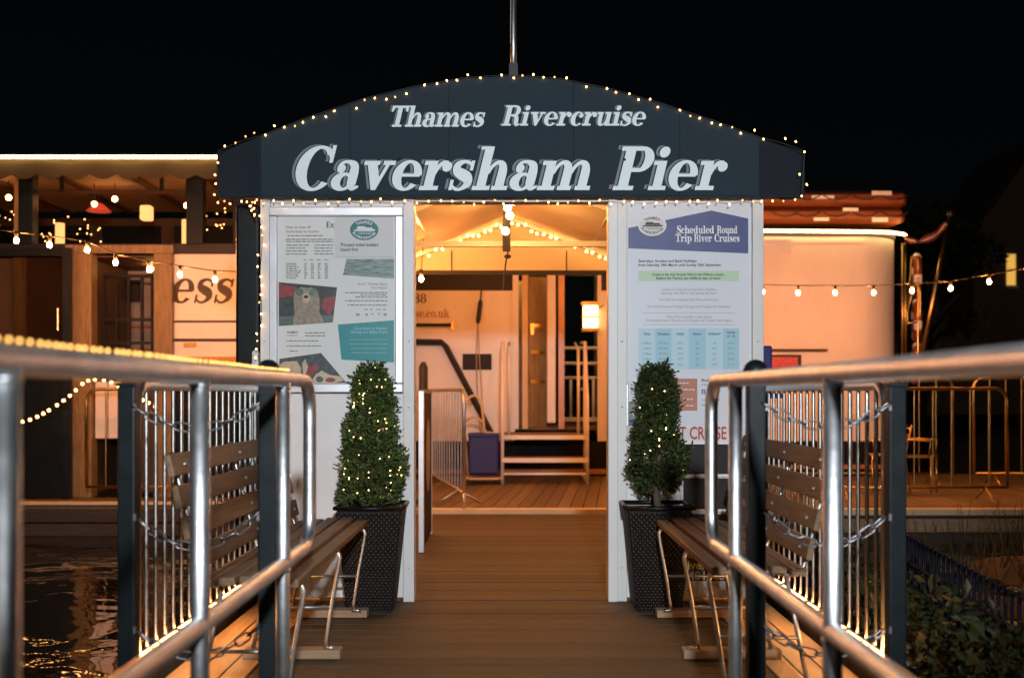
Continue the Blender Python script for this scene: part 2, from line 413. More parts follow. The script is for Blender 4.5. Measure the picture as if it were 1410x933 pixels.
def words(mb, text, x, z, size, y, align='LEFT', fit=None, bold=0.):
    """sans lettering on the plane y; z is the baseline"""
    c = bpy.data.curves.new('lettering', 'FONT'); c.body = text; c.size = size; c.align_x = 'LEFT'; c.resolution_u = 3; c.offset = bold * size
    o = bpy.data.objects.new('lettering', c); col.objects.link(o)
    me = bpy.data.meshes.new_from_object(o.evaluated_get(bpy.context.evaluated_depsgraph_get()))
    V = [v.co.copy() for v in me.vertices]; F = [tuple(p.vertices) for p in me.polygons]
    bpy.data.objects.remove(o); bpy.data.curves.remove(c); bpy.data.meshes.remove(me)
    if not V: return
    a, b = min(v.x for v in V), max(v.x for v in V); k = 1 if not fit else fit / (b - a)
    s0 = x if align == 'LEFT' else (x - (b - a) * k / 2 if align == 'CENTER' else x - (b - a) * k)
    mb.add([(s0 + (v.x - a) * k, y, z + v.y) for v in V], F)
def greek(mb, x0, x1, z, h, y, rng):
    """a line of print too small to read: word-shaped dashes"""
    x = x0
    while x < x1 - h:
        w = min(x1 - x, h * rng.uniform(1., 4.2)); mb.face([(x, z), (x + w, z), (x + w, z + h * rng.uniform(.6, .8)), (x, z + h * .7)], y); x += w + h * .55
def curved_words(mb, text, cx, cz, rx, rz, a0, a1, size, y, flip=False):
    for i, ch in enumerate(text):
        a = a0 + (a1 - a0) * i / (len(text) - 1); t = MB(); words(t, ch, 0, 0, size, 0, 'CENTER', bold=.03)
        rot = R(a - 90) if not flip else R(a + 90); c, s_ = math.cos(rot), math.sin(rot)
        px, pz = cx + rx * math.cos(R(a)), cz + rz * math.sin(R(a))
        mb.add([(px + v.x * c - v.z * s_, y, pz + v.x * s_ + v.z * c) for v in t.v], t.f)
def ellipse(cx, cz, rx, rz, n=40): return [(cx + rx * math.cos(2 * math.pi * i / n), cz + rz * math.sin(2 * math.pi * i / n)) for i in range(n)]

BULB = mesh_of(MB().sphere((0, 0, 0), .0050, 8, 5, (1, 1, 1.35)), 'bulb', 'fairy_glow')
BULB_S = mesh_of(MB().sphere((0, 0, 0), .0034, 6, 4), 'bulb', 'fairy_white')
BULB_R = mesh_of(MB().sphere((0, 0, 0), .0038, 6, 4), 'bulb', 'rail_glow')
FEST = mesh_of(MB().sphere((0, 0, 0), .021, 12, 8, (1, 1, 1.2)), 'bulb', 'festoon_glow')
FCAP = mesh_of(MB().tube([(0, 0, .03), (0, 0, .09)], .018, 8), 'socket', 'wire_dark')
DIM = {}
light_mat('fairy_dim', (1, .40, .10), 3.0)
for m_ in (BULB, BULB_S):
    d_ = m_.copy(); d_.materials.clear(); d_.materials.append(MATS['fairy_dim']); DIM[m_.name] = d_
def string_lights(name, label, path, bulbs, group, me=BULB, wire_r=.0022, wm='wire_dark', jitter=0.):
    t = thing(name, label, 'string lights', path[0], group)
    MB().tube(path, wire_r, 5).build('wire', wm, t)
    dim = DIM.get(me.name)
    for p in bulbs:
        k = random.random()
        inst('bulb', dim if dim and k < .16 else me, t, Vector(p) + Vector((random.uniform(-jitter, jitter), random.uniform(-jitter, jitter) * .4, random.uniform(-jitter, jitter))),
             (random.uniform(-.8, .8), random.uniform(-.8, .8), 0))
    return t
def along(path, step, start=0.):
    out = []; need = start
    for a, b in zip(path[:-1], path[1:]):
        a, b = Vector(a), Vector(b); L = (b - a).length; p = 0.
        while need <= L - p:
            p += need; out.append(a.lerp(b, p / L)); need = step * random.uniform(.75, 1.25)
        need -= L - p
    return out

# ================================================================== THE SETTING
D = 6.45            # front of the pier entrance
YP = 11.3           # near edge of the pontoon
WATER = -.32
# water
wm = bpy.data.materials.new('river_water'); wm.use_nodes = True; nt = wm.node_tree; b = nt.nodes['Principled BSDF']
b.inputs['Base Color'].default_value = (.006, .006, .005, 1); b.inputs['Roughness'].default_value = .04; b.inputs['IOR'].default_value = 1.33
b.inputs['Specular IOR Level'].default_value = .9
tc = nt.nodes.new('ShaderNodeTexCoord'); n1 = nt.nodes.new('ShaderNodeTexNoise'); n1.inputs['Scale'].default_value = 1.3; n1.inputs['Detail'].default_value = 3
n1.inputs['Distortion'].default_value = .6
bp = nt.nodes.new('ShaderNodeBump'); bp.inputs['Strength'].default_value = .13; bp.inputs['Distance'].default_value = .25
nt.links.new(tc.outputs['Object'], n1.inputs[0]); nt.links.new(n1.outputs[0], bp.inputs['Height']); nt.links.new(bp.outputs[0], b.inputs['Normal'])
MATS['river_water'] = wm
mb = MB(); mb.add([(-300, -30, WATER), (300, -30, WATER), (300, 500, WATER), (-300, 500, WATER)], [(0, 1, 2, 3)])
struct(mb.build('river_water', 'river_water'), label='dark rippling river beside the gangway')
# bank on the right and the quay behind the camera
mb = MB()
nx, ny = 26, 24
def bank_z(x, y):
    t = max(0, min(1, (x - 1.55) / .9)); far = max(0, min(1, (10.6 - y) / .8))
    return (-.75 + .42 * t ** .6 + .05 * math.sin(x * 3 + y * 2)) * far + (-.6) * (1 - far) + (.1 if x > 4 else 0) * far
for j in range(ny + 1):
    for i in range(nx + 1):
        x = 1.5 + 16 * (i / nx) ** 2; y = 1. + 9.8 * j / ny
        mb.v.append(Vector((x, y, bank_z(x, y))))
mb.f = [(j * (nx + 1) + i, j * (nx + 1) + i + 1, (j + 1) * (nx + 1) + i + 1, (j + 1) * (nx + 1) + i) for j in range(ny) for i in range(nx)]
struct(mb.build('bank_ground', 'earth', smooth=True), label='dark earth bank sloping up beside the gangway')
mb = MB(); mb.box((-40, -30, -1), (40, -1.2, -.03)); struct(mb.build('quay_ground', 'earth'), label='quay behind the gangway')
mb = MB(); mb.box((-300, 60, -1), (300, 500, .3)); struct(mb.build('far_bank_ground', 'earth'), label='far bank of the river at night')

# gangway deck: boards laid across
deck = struct(MB().box((-.86, -1.2, -.16), (.86, 4., -.05)).build('gangway_deck', 'timber_dark'), label='brown boarded gangway leading to the pier entrance')
pl_n = mesh_of(MB().box((-.86, -.068, -.03), (.86, .068, 0)), 'plank', 'deck_brown', False)
pl_w = mesh_of(MB().box((-1.14, -.068, -.03), (1.14, .068, 0)), 'plank', 'deck_brown', False)
y = -1.1
while y < YP - .1:
    inst('plank', pl_n if y < 4.02 else pl_w, deck, (0, y, random.uniform(-.0015, .0015))); y += .145
MB().box((-1.52, 4.02, -.2), (1.52, YP - .03, -.05)).build('deck_frame', 'timber_dark', deck)
for s in (-1, 1):
    for k in range(3):
        MB().box((s * (1.205 + k * .115) - .054, 4.03, -.035), (s * (1.205 + k * .115) + .054, D + .3, .004 + .002 * k)).build('edge_board', 'board_wood', deck, bevel=.004)
    MB().box((s * 1.54 - .02, 4.0, -.22), (s * 1.54 + .02, D + .3, .05)).build('edge_kerb', 'timber_dark', deck)

# pontoon beyond, with boards running away from the entrance
pont = struct(MB().box((-1.95, YP, -.55), (9.5, 16.15, -.03)).build('pontoon_deck', 'timber_dark'), label='planked pontoon between the entrance and the boats')
ang = R(16)
me = mesh_of(MB().box((-.066, 0, -.03), (.066, 5.35, 0)), 'plank', 'pontoon_plank', False)
for k in range(-14, 68):
    x = -1.8 + .142 * k
    if x < -1.93 + 0: continue
    # planks skewed a little; those that would leave the pontoon start later
    if x + math.sin(ang) * 5.2 > 9.4: continue
    inst('plank', me, pont, (x + 0.05, YP + .16, .003), (0, 0, -ang * .35))
MB().box((-1.95, YP - .02, -.03), (9.5, YP + .13, .035)).build('edge_strip', 'kerb_cream', pont, bevel=.006)
for k in range(3): MB().box((-1.95, YP - .04, -.2 - k * .15), (9.5, YP - .002, -.065 - k * .15)).build('fascia_board', 'timber_block' if k == 0 else 'timber_dark', pont)
# narrow walkway along the left boat
walk = struct(MB().box((-9.5, 11.95, -.5), (-1.98, 12.72, -.03)).build('walkway', 'timber_dark'), label='timber walkway along the glazed boat')
MB().box((-9.5, 11.9, -.03), (-1.98, 12.72, .02)).build('walkway_board', 'pontoon_plank', walk)
MB().box((-9.5, 11.88, .02), (-1.98, 11.95, .05)).build('edge_strip', 'kerb_cream', walk)
for k in range(3): MB().box((-9.5, 11.86 - .01 * (k % 2), -.17 - k * .15), (-1.98, 11.945, -.04 - k * .15)).build('fascia_board', 'timber_dark', walk, bevel=.006)

# ================================================================== PIER ENTRANCE
def X(px, d=D): return (px - HX) * d / FPX
def Z(py, d=D): return CAMZ + (HY - py) * d / FPX
gate = thing('pier_entrance', 'navy gabled canopy on white panels with painted pier name over the gangway', 'entrance', (0, D, 0))
YF = D - .10         # face of the navy fascia
top = [(358, 188), (420, 164), (500, 137), (570, 120), (640, 108), (705, 104), (770, 109), (840, 123), (910, 143), (980, 166), (1047, 190)]
poly = [(X(358, YF), Z(272, YF)), (X(1047, YF), Z(272, YF))] + [(X(a, YF), Z(b_, YF)) for a, b_ in reversed(top)]
MB().prism(poly, YF, YF + .04).build('fascia', 'navy_canvas', gate, bevel=.004)
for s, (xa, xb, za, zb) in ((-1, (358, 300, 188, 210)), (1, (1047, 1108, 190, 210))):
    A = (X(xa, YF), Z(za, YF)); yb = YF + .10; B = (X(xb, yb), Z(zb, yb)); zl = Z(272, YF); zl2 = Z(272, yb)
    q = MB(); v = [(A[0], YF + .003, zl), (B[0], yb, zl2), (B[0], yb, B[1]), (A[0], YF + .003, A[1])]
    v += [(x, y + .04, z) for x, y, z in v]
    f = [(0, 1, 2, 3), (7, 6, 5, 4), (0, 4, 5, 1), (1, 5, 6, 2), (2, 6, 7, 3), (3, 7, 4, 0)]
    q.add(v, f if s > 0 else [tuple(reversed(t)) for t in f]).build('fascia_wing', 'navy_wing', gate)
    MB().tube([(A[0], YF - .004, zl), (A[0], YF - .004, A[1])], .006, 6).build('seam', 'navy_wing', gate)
# lettering painted on the fascia: shade, dark outline, white face
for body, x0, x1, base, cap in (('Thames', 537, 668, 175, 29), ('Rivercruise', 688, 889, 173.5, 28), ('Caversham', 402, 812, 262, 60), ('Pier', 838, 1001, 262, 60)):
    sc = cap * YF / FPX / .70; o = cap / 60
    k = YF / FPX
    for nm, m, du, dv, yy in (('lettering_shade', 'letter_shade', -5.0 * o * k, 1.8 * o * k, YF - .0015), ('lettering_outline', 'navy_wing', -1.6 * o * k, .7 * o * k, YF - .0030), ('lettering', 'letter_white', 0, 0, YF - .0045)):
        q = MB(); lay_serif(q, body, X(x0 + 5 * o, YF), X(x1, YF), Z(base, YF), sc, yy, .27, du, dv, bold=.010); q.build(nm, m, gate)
for px, py in ((550, 219), (860, 220)): MB().sphere((X(px, YF), YF - .004, Z(py, YF)), .008, 8, 5).build('eyelet', 'dark_steel', gate)
for px, ya in ((482, 141), (618, 112), (790, 113), (936, 151)): MB().tube([(X(px, YF), YF - .0002, Z(271, YF)), (X(px, YF), YF - .0002, Z(ya + 2, YF))], .0022, 6).build('seam', 'navy_wing', gate)
MB().tube([(X(302, YF), YF - .002, Z(269.5, YF)), (X(1046, YF), YF - .002, Z(269.5, YF))], .003, 6).build('hem', 'navy_wing', gate)
# white panels, posts
def pan(a, b_, y0, y1, z0, z1, name='panel', m='panel_white', bev=.004):
    return MB().box((X(a), y0, z0), (X(b_), y1, z1)).build(name, m, gate, bevel=bev)
zt = Z(268)
pan(373, 556, D, D + .04, .02, zt)
pan(360, 373, D - .03, D + .09, 0, zt, 'post', 'white_paint'); pan(556, 571, D - .035, D + .10, 0, zt, 'post', 'white_paint')
pan(863, 1035, D, D + .04, .02, zt)
pan(837, 850, D - .035, D + .10, 0, zt, 'post', 'white_paint'); pan(850, 863, D - .018, D + .05, 0, zt, 'post', 'white_paint')
pan(1035, 1050, D - .03, D + .09, 0, zt, 'post', 'white_paint')
for px in (372, 562): pass
for py in (470, 560, 690, 780):
    for px in (856, 1042, 366, 564): MB().sphere((X(px), D - (.019 if px == 856 else .031 if px != 564 else .036), Z(py)), .006, 8, 4, (1, .5, 1)).build('screw', 'galvanised', gate)
pan(571, 837, D - .02, D + .08, Z(279), zt, 'lintel', 'white_paint')
MB().box((X(571), D + .02, .0), (X(837), D + .09, .004)).build('threshold', 'black_matt', gate)
# tent roof behind: cream lining, navy outside
EZ, RZ, EX = 2.50, 3.06, 1.44
for nm, m, dz in (('roof_lining', 'canvas_cream', 0), ('roof_cover', 'navy_canvas', .03)):
    q = MB(); n = 12
    for s in (-1, 1):
        V = []; F = []
        for j in range(n + 1):
            for i in range(7):
                t = i / 6; yy = D + .02 + (YP - D) * j / n
                dip = .035 * math.sin(math.pi * ((j / n * 2) % 1)) * math.sin(math.pi * t)
                V.append((s * EX * (1 - t), yy, EZ + (RZ - EZ) * t - dip + dz))
        for j in range(n):
            for i in range(6):
                a = j * 7 + i; f = (a, a + 1, a + 8, a + 7); F.append(f if s > 0 else tuple(reversed(f)))
        q.add(V, F)
    q.build(nm, m, gate, smooth=True)
YM = 8.9
for yy in (D + .12, YM, YP - .06):
    for s in (-1, 1):
        MB().bar((s * EX, yy, EZ - .02), (0, yy, RZ - .03), .04, .04, (0, 1, 0)).build('rafter', 'white_paint', gate)
        if yy > D + 1: MB().box((s * EX - .03, yy - .03, 0), (s * EX + .03, yy + .03, EZ)).build('post', 'white_paint', gate)
MB().box((-EX, YM - .025, 2.425), (EX, YM + .025, 2.47)).build('tie_beam', 'white_paint', gate)
for s in (-1, 1):
    MB().box((s * EX - .025, D + .1, EZ - .06), (s * EX + .025, YP, EZ - .01)).build('eaves_rail', 'white_paint', gate)
    MB().box((s * .82 - .02, D + .1, 2.715), (s * .82 + .02, YP, 2.735)).build('purlin', 'silver_frame', gate)
    MB().box((s * EX + s * .02, D + .1, .05), (s * EX + s * .045, YM + .2, EZ)).build('side_cloth', 'navy_canvas', gate)
zb = Z(374, YP)
q = MB(); q.prism([(-EX, zb), (EX, zb), (EX, EZ), (0, RZ - .02), (-EX, EZ)], YP + .005, YP + .02); q.build('gable_infill', 'canvas_cream', gate)
MB().box((-EX, YP - .02, zb - .03), (EX, YP + .04, zb + .012)).build('gable_hem', 'black_matt', gate)
for px in (622, 780): MB().tube([at(px, 345, YP - .03), at(px, 376, YP - .03)], .006, 6).build('cord', 'wire_dark', gate)
# dark sleeve left of the panel and the flagpole on the peak
MB().box((X(326, D + .2), D + .16, 0), (X(359, D + .2), D + .34, Z(283, D + .2))).build('side_sleeve', 'black_paint', gate, bevel=.02)
fp = thing('flagpole', 'bare grey flagpole rising from the canopy peak', 'flagpole', at(707, 104, D))
MB().tube([at(707, 112, D), at(707, 50, D), at(708, -120, D)], [.019, .018, .015], 12).build('pole', 'galvanised', fp, smooth=True)
MB().box(at(701, 106, D - .02), at(713, 92, D + .05)).build('bracket', 'dark_steel', fp)
MB().tube([at(703, 60, D - .03), at(704, -120, D - .03)], .002, 5).build('halyard', 'flag_white', fp)

# ceiling lamp in the tent
cl = thing('ceiling_lamp', 'black lamp bar with glowing bulbs hanging under the tent ridge', 'lamp', (at(697, 281, 8.3)))
MB().box(at(692, 345, 8.3), Vector(at(703, 281, 8.36))).build('lamp_bar', 'black_matt', cl)
gb = mesh_of(MB().sphere((0, 0, 0), .030, 12, 8), 'bulb', 'ceiling_glow')
for px, py, sx in ((699, 286, -1), (702, 297, 1), (696, 318, -1)):
    p = at(px, py, 8.22); inst('bulb', gb, cl, p); MB().tube([p + Vector((0, .03, 0)), p + Vector((0, .08, .0))], .018, 8).build('socket', 'black_matt', cl)
MB().tube(smooth_path([at(700, 345, 8.3), at(696, 365, 8.35), at(693, 400, 8.4)]), .006, 6).build('cable', 'wire_dark', cl)
MB().sphere(at(699, 353, 8.34), .022, 8, 5, (1.3, 1, .8)).build('plug', 'wire_dark', cl)

rf = thing('added_ridge_festoon', 'added row of bulbs out of view behind the fascia, lighting the tent', 'string lights', (0, 6.9, 2.9))  # added bulbs, hidden by the fascia, for warm light on the tent lining
MB().tube([(0, 6.6, 2.98), (0, 9.6, 2.98)], .006, 6).build('cable', 'wire_dark', rf)
rb = mesh_of(MB().sphere((0, 0, 0), .027, 12, 8), 'bulb', 'ridge_fill_glow')
for yy in (6.95, 7.7, 8.55, 9.4): inst('bulb', rb, rf, (0, yy, 2.88)); inst('socket', FCAP, rf, (0, yy, 2.88))
# ================================================================== NOTICES LEFT
rng = random.Random(3)
nb = thing('noticeboard', 'silver framed glazed noticeboard on the panel behind the lit topiary tree', 'noticeboard', (X(464), D, Z(540)))
y0 = D - .055
for a, b_, c, d in ((373, 556, 287, 299), (373, 556, 528, 540)): MB().box((X(a), y0, Z(d)), (X(b_), D - .002, Z(c))).build('frame', 'silver_frame', nb, bevel=.005)
for a, b_ in ((373, 383.5), (545.5, 556)): MB().box((X(a), y0 + .001, Z(528) + .001), (X(b_), D - .002, Z(299) - .001)).build('frame', 'silver_frame', nb, bevel=.005)
MB().box((X(383.5), D - .02, Z(528)), (X(545.5), D - .003, Z(299))).build('backing', 'paper', nb)
MB().face([(X(383.5), Z(528)), (X(545.5), Z(528)), (X(545.5), Z(299)), (X(383.5), Z(299))], D - .045).build('pane', 'notice_glass', nb)
for py in (342, 485):
    lk = MB().tube([(X(551), y0 - .006, Z(py)), (X(551), y0 + .002, Z(py))], .011, 14).build('lock', 'galvanised', nb)
YB = D - .0215
def px_poly(pts, d=D): return [(X(a, d), Z(b_, d)) for a, b_ in pts]
po = thing('cruise_poster', 'pale cruise poster with animal photos and teal box behind glass', 'poster', (X(464), YB, Z(525)))
MB().box((X(386), YB - .001, Z(527)), (X(543), YB + .0008, Z(301))).build('sheet', 'paper', po)
q = MB(); lay_serif(q, 'Exp', X(450), X(466), Z(314), .046, YB - .002, 0); q.build('heading', 'ink_black', po)
q = MB(); words(q, 'Hop on hop off', X(395), Z(315), .02, YB - .002, fit=X(429) - X(395), bold=.02); words(q, 'Caversham to Goring', X(395), Z(321), .02, YB - .002, fit=X(440) - X(395), bold=.02); q.build('heading', 'ink_grey', po)
q = MB()
for py, a, b_ in ((326, 397, 448), (331, 395, 460), (334, 395, 460), (339, 395, 427), (343, 395, 424), (347, 395, 424), (351, 395, 423), (339, 434, 460), (343, 434, 460), (347, 434, 460), (351, 434, 460)): greek(q, X(a), X(b_), Z(py), .0085, YB - .002, rng)
for k in range(9):
    greek(q, X(395), X(rng.uniform(409, 416)), Z(364 + 2.5 * k), .0075, YB - .002, rng)
    for cx in (420, 429, 438.5, 448): greek(q, X(cx), X(cx + 4.5), Z(364 + 2.5 * k), .0075, YB - .002, rng)
for cx in (419, 427, 437, 447): greek(q, X(cx), X(cx + 6), Z(359), .007, YB - .002, rng)
for py, a, b_ in ((404, 476, 534), (407, 497, 534), (410, 490, 534), (415, 476, 534), (421, 479, 534), (427, 502, 507), (427, 510, 516), (427, 519, 525), (427, 528, 534), (433, 491, 496), (435, 491, 496), (433, 504, 507), (435, 504, 507), (433, 512, 515), (433, 521, 524), (433, 529, 533), (435, 529, 533), (459, 421, 451), (463, 421, 451), (470, 395, 442), (477, 396, 443), (484, 400, 411)): greek(q, X(a), X(b_), Z(py), .008, YB - .002, rng)
q.build('small_print', 'ink_grey', po)
q = MB(); words(q, 'River Thames Boat', X(534), Z(393), .022, YB - .002, 'RIGHT', fit=X(534) - X(494)); words(q, 'Hotel Hopper', X(534), Z(398), .022, YB - .002, 'RIGHT', fit=X(534) - X(511)); q.build('heading', 'ink_grey', po)
MB().face(px_poly([(473, 379), (543, 384), (543, 357), (478, 357)]), YB - .002).build('photo', 'photo_water', po)
ph = MB().face(px_poly([(385, 449), (459, 444), (465, 396), (385, 389)]), YB - .002).build('photo', 'photo_dark', po)
MB().face(px_poly([(385, 448.5), (459, 443.5), (460.5, 434), (385, 436)]), YB - .0026).build('photo_green_strip', 'photo_green', ph)
MB().face(px_poly([(385, 410), (405, 408), (410, 396), (385, 391)]), YB - .0026).build('photo_red_patch', 'photo_red', ph)
MB().face(px_poly([(443, 420), (448, 410), (463, 408), (461, 425), (455, 434), (447, 428)]), YB - .0026).build('photo_red_patch', 'photo_red', ph)
MB().face(px_poly([(404, 448), (407, 430), (405, 410), (408, 400), (415, 395.5), (423, 397), (431, 396), (438, 401), (441, 412), (441, 430), (448, 445)]), YB - .003).build('photo_animal', 'photo_fur', ph)
for cx in (413.5, 432): MB().face(ellipse(X(cx), Z(402.5), 5.4 * .0043, 5.6 * .0043, 18), YB - .0034).build('photo_ear', 'photo_green', ph)
MB().face(ellipse(X(422.5), Z(411), 5.5 * .0043, 7 * .0043, 18), YB - .0036).build('photo_muzzle', 'photo_skin', ph)
MB().face(ellipse(X(422.5), Z(409), 3.2 * .0043, 2.2 * .0043, 12), YB - .0038).build('photo_nose', 'ink_black', ph)
ph = MB().face(px_poly([(385, 527), (478, 527), (443, 486), (386, 494)]), YB - .002).build('photo', 'photo_dark', po)
MB().face(px_poly([(385, 520), (414, 519), (416, 507), (410, 497), (392, 498), (385, 503)]), YB - .0026).build('photo_skin_patch', 'photo_skin', ph)
MB().face(px_poly([(421, 527), (431, 516), (440, 506), (436, 501), (425, 505)]), YB - .003).build('photo_red_patch', 'photo_red', ph)
MB().face(px_poly([(428, 527), (436, 515), (444, 510), (455, 516), (470, 518), (474, 524), (460, 527)]), YB - .0034).build('photo_fur_patch', 'photo_skin', ph)
MB().face(px_poly([(419, 520), (426, 506), (421, 494), (417, 500)]), YB - .0026).build('photo_ear', 'photo_skin', ph)
MB().face(ellipse(X(441), Z(522), .022, .018, 14), YB - .0038).build('photo_eye', 'photo_green', ph)
MB().face(ellipse(X(456), Z(523), .03, .014, 14), YB - .0038).build('photo_mouth', 'photo_red', ph)
tb = MB().face(px_poly([(471, 495), (543, 499), (543, 441), (466, 447)]), YB - .002).build('teal_box', 'ink_teal', po)
q = MB(); words(q, 'Caversham to Henley,', X(534), Z(454), .024, YB - .003, 'RIGHT', fit=X(533) - X(487), bold=.01); words(q, 'Goring and Abbey Ruins', X(534), Z(459), .024, YB - .003, 'RIGHT', fit=X(534) - X(484), bold=.01)
for k in range(4): greek(q, X(482 + k), X(534), Z(468 + 6 * k), .004, YB - .003, rng)
q.build('box_lettering', 'ink_sky_deep', tb)
q = MB(); words(q, 'HOMAC', X(396.5), Z(459), .018, YB - .002, fit=.065, bold=.02); q.face(ellipse(X(404), Z(462), .036, .0015, 16), YB - .002); q.build('logo', 'ink_black', po)
# ticket notice pinned over it, with the oval boat emblem
def emblem(parent, cx, cz, rx, rz, y, bgm, fgm, rim=None):
    e = MB().face(ellipse(cx, cz, rx, rz), y).build('emblem', bgm, parent)
    q = MB(); curved_words(q, 'THAMES', cx, cz, rx * .70, rz * .62, 128, 52, rz * .36, y - .0006); curved_words(q, 'RIVERCRUISE', cx, cz, rx * .86, rz * .88, 205, 335, rz * .33, y - .0006, True)
    b0 = cz - rz * .12
    q.face([(cx - rx * .75, b0), (cx + rx * .72, b0), (cx + rx * .80, b0 + rz * .16), (cx - rx * .68, b0 + rz * .12)], y - .0006)
    q.face([(cx - rx * .55, b0 + rz * .16), (cx + rx * .62, b0 + rz * .18), (cx + rx * .55, b0 + rz * .34), (cx - rx * .5, b0 + rz * .34)], y - .0006)
    q.face([(cx - rx * .5, b0 + rz * .36), (cx + rx * .1, b0 + rz * .36), (cx + rx * .05, b0 + rz * .46), (cx - rx * .45, b0 + rz * .46)], y - .0006)
    for k in range(2): q.face([(cx - rx * (.5 - .2 * k), b0 - rz * (.16 + .14 * k)), (cx + rx * (.55 - .1 * k), b0 - rz * (.14 + .14 * k)), (cx + rx * .5, b0 - rz * (.10 + .14 * k)), (cx - rx * .4, b0 - rz * (.12 + .14 * k))], y - .0006)
    q.build('emblem_print', fgm, e); return e
tn = thing('ticket_notice', 'small white ticket holder notice with teal oval emblem behind glass', 'notice', (X(502), YB, Z(355)))
YN = YB - .008
MB().box((X(462), YN - .001, Z(355)), (X(542.5), YN + .001, Z(300))).build('sheet', 'paper_notice', tn)
emblem(tn, X(502.5), Z(317.5), 19.5 * .0043, 14.2 * .0043, YN - .002, 'ink_teal_dark', 'ink_white')
q = MB(); words(q, 'Pre-paid ticket holders', X(470.5), Z(340), .028, YN - .002, fit=X(522) - X(470.5), bold=.015); words(q, 'board first', X(470.5), Z(346.5), .028, YN - .002, fit=X(494) - X(470.5), bold=.015); q.build('lettering', 'ink_black', tn)

# ================================================================== NOTICES RIGHT
YR = D - .003
tp = thing('timetable_poster', 'tall white cruise timetable poster with navy gabled heading', 'poster', (X(950), YR, Z(585)))
MB().box((X(864), YR - .001, Z(586)), (X(1034), YR + .001, Z(281))).build('sheet', 'poster_blue_white', tp)
YQ = YR - .002
hd = MB().face(px_poly([(865, 342), (1030, 349), (1030, 301), (979, 290), (865, 314)]), YQ).build('heading_band', 'ink_navy', tp)
q = MB()
lay_serif(q, 'Scheduled', X(932), X(983), Z(321.5), .065, YQ - .001, 0); lay_serif(q, 'Round', X(987), X(1015), Z(321.5), .065, YQ - .001, 0)
lay_serif(q, 'Trip', X(930), X(952), Z(333), .065, YQ - .001, 0); lay_serif(q, 'River', X(955.5), X(980), Z(333), .065, YQ - .001, 0); lay_serif(q, 'Cruises', X(983.5), X(1018), Z(333), .065, YQ - .001, 0)
q.build('heading_lettering', 'ink_white', hd)
em = MB().face(ellipse(X(898), Z(310.5), 19.5 * .0043, 14.5 * .0043), YQ - .0012).build('emblem_border', 'ink_white', tp)
emblem(tp, X(898), Z(310.5), 18.3 * .0043, 13.5 * .0043, YQ - .0016, 'paper_notice', 'ink_black')
q = MB()
for t, a, b_, py, bd in (('Saturdays, Sundays and Bank Holidays', 879, 959, 361, .02), ('from Saturday 24th March until Sunday 30th September', 879, 993, 366.5, .02)):
    words(q, t, X(a), Z(py), .022, YQ, fit=X(b_) - X(a), bold=bd)
q.build('lettering', 'ink_black', tp)
gb_ = MB().face(px_poly([(879, 387), (1017, 387), (1017, 373), (879, 373)]), YQ).build('green_band', 'ink_green', tp)
q = MB(); words(q, "Cruise on the river through 'Wind in the Willows' country.", X(947.5), Z(379.5), .02, YQ - .001, 'CENTER', fit=X(997) - X(898), bold=.02); words(q, 'Explore the Thames, see wildlife & relax on board', X(947.5), Z(384.5), .02, YQ - .001, 'CENTER', fit=X(992) - X(904), bold=.02); q.build('lettering', 'ink_black', gb_)
q = MB()
for t, a, b_, py in (('Cruises run daily during the Easter Holidays', 911, 986, 400), ('Saturday 24th March until Sunday 8th April', 911, 986, 405), ('The Half Term Holidays 26th May until 3rd June', 907, 989, 414), ('The School Summer Holidays 23rd July until Tuesday 3rd September', 891, 1006, 423.5),
                     ('There will be no public cruises during', 917, 979, 437.5), ('The Reading Festival Thursday 23rd August until Tuesday 28th August', 889, 1007, 442.5)):
    words(q, t, X(a), Z(py), .02, YQ, fit=X(b_) - X(a))
for py in (431, 447): q.face([(X(885), Z(py)), (X(1012), Z(py)), (X(1012), Z(py) + .0015), (X(885), Z(py) + .0015)], YQ)
q.build('lettering', 'ink_grey', tp)
cols_ = (879, 902, 925, 948, 972, 995, 1018)
q1 = MB(); q2 = MB()
for i in range(6): (q2 if i % 2 else q1).face(px_poly([(cols_[i], 508), (cols_[i + 1] - .3, 508), (cols_[i + 1] - .3, 452), (cols_[i], 452)]), YQ)
q1.build('timetable_column', 'ink_sky', tp); q2.build('timetable_column', 'ink_sky_deep', tp)
q = MB()
for i, t in enumerate(('Time', 'Duration', 'Adult', 'Senior', 'Children*', 'Family')): words(q, t, X((cols_[i] + cols_[i + 1]) / 2), Z(461 if i < 5 else 459), .019, YQ - .001, 'CENTER', bold=.02)
words(q, '(2 + 2)', X(1006.5), Z(464), .017, YQ - .001, 'CENTER', bold=.02); q.build('lettering', 'ink_black', tp)
q = MB()
rows = (('12.00pm', '45 Mins', '£7.5', '£7', '£5', '£20.5'), ('1.00pm', '60 Mins', '£8.5', '£8', '£6.5', '£27.5'), ('2.30pm', '60 Mins', '£9.5', '£9', '£7', '£27.5'), ('3.30pm', '45 Mins', '£7.5', '£7', '£5', '£20.5'), ('4.30pm', '30 Mins', '£6.5', '£6', '£4.5', '£17.5'))
for j, r in enumerate(rows):
    for i, t in enumerate(r): words(q, t, X((cols_[i] + cols_[i + 1]) / 2), Z(473.5 + 7.3 * j), .018, YQ - .001, 'CENTER')
q.build('lettering', 'ink_grey', tp)
bx = MB().face(px_poly([(880, 565), (960, 565), (960, 521), (880, 521)]), YQ).build('terracotta_box', 'ink_terracotta', tp)
q = MB()
for a, b_, py in ((930, 948, 528), (926, 956, 537), (940, 956, 550), (945, 956, 559)): greek(q, X(a), X(b_), Z(py), .010, YQ - .001, rng)
q.build('box_lettering', 'paper', bx)
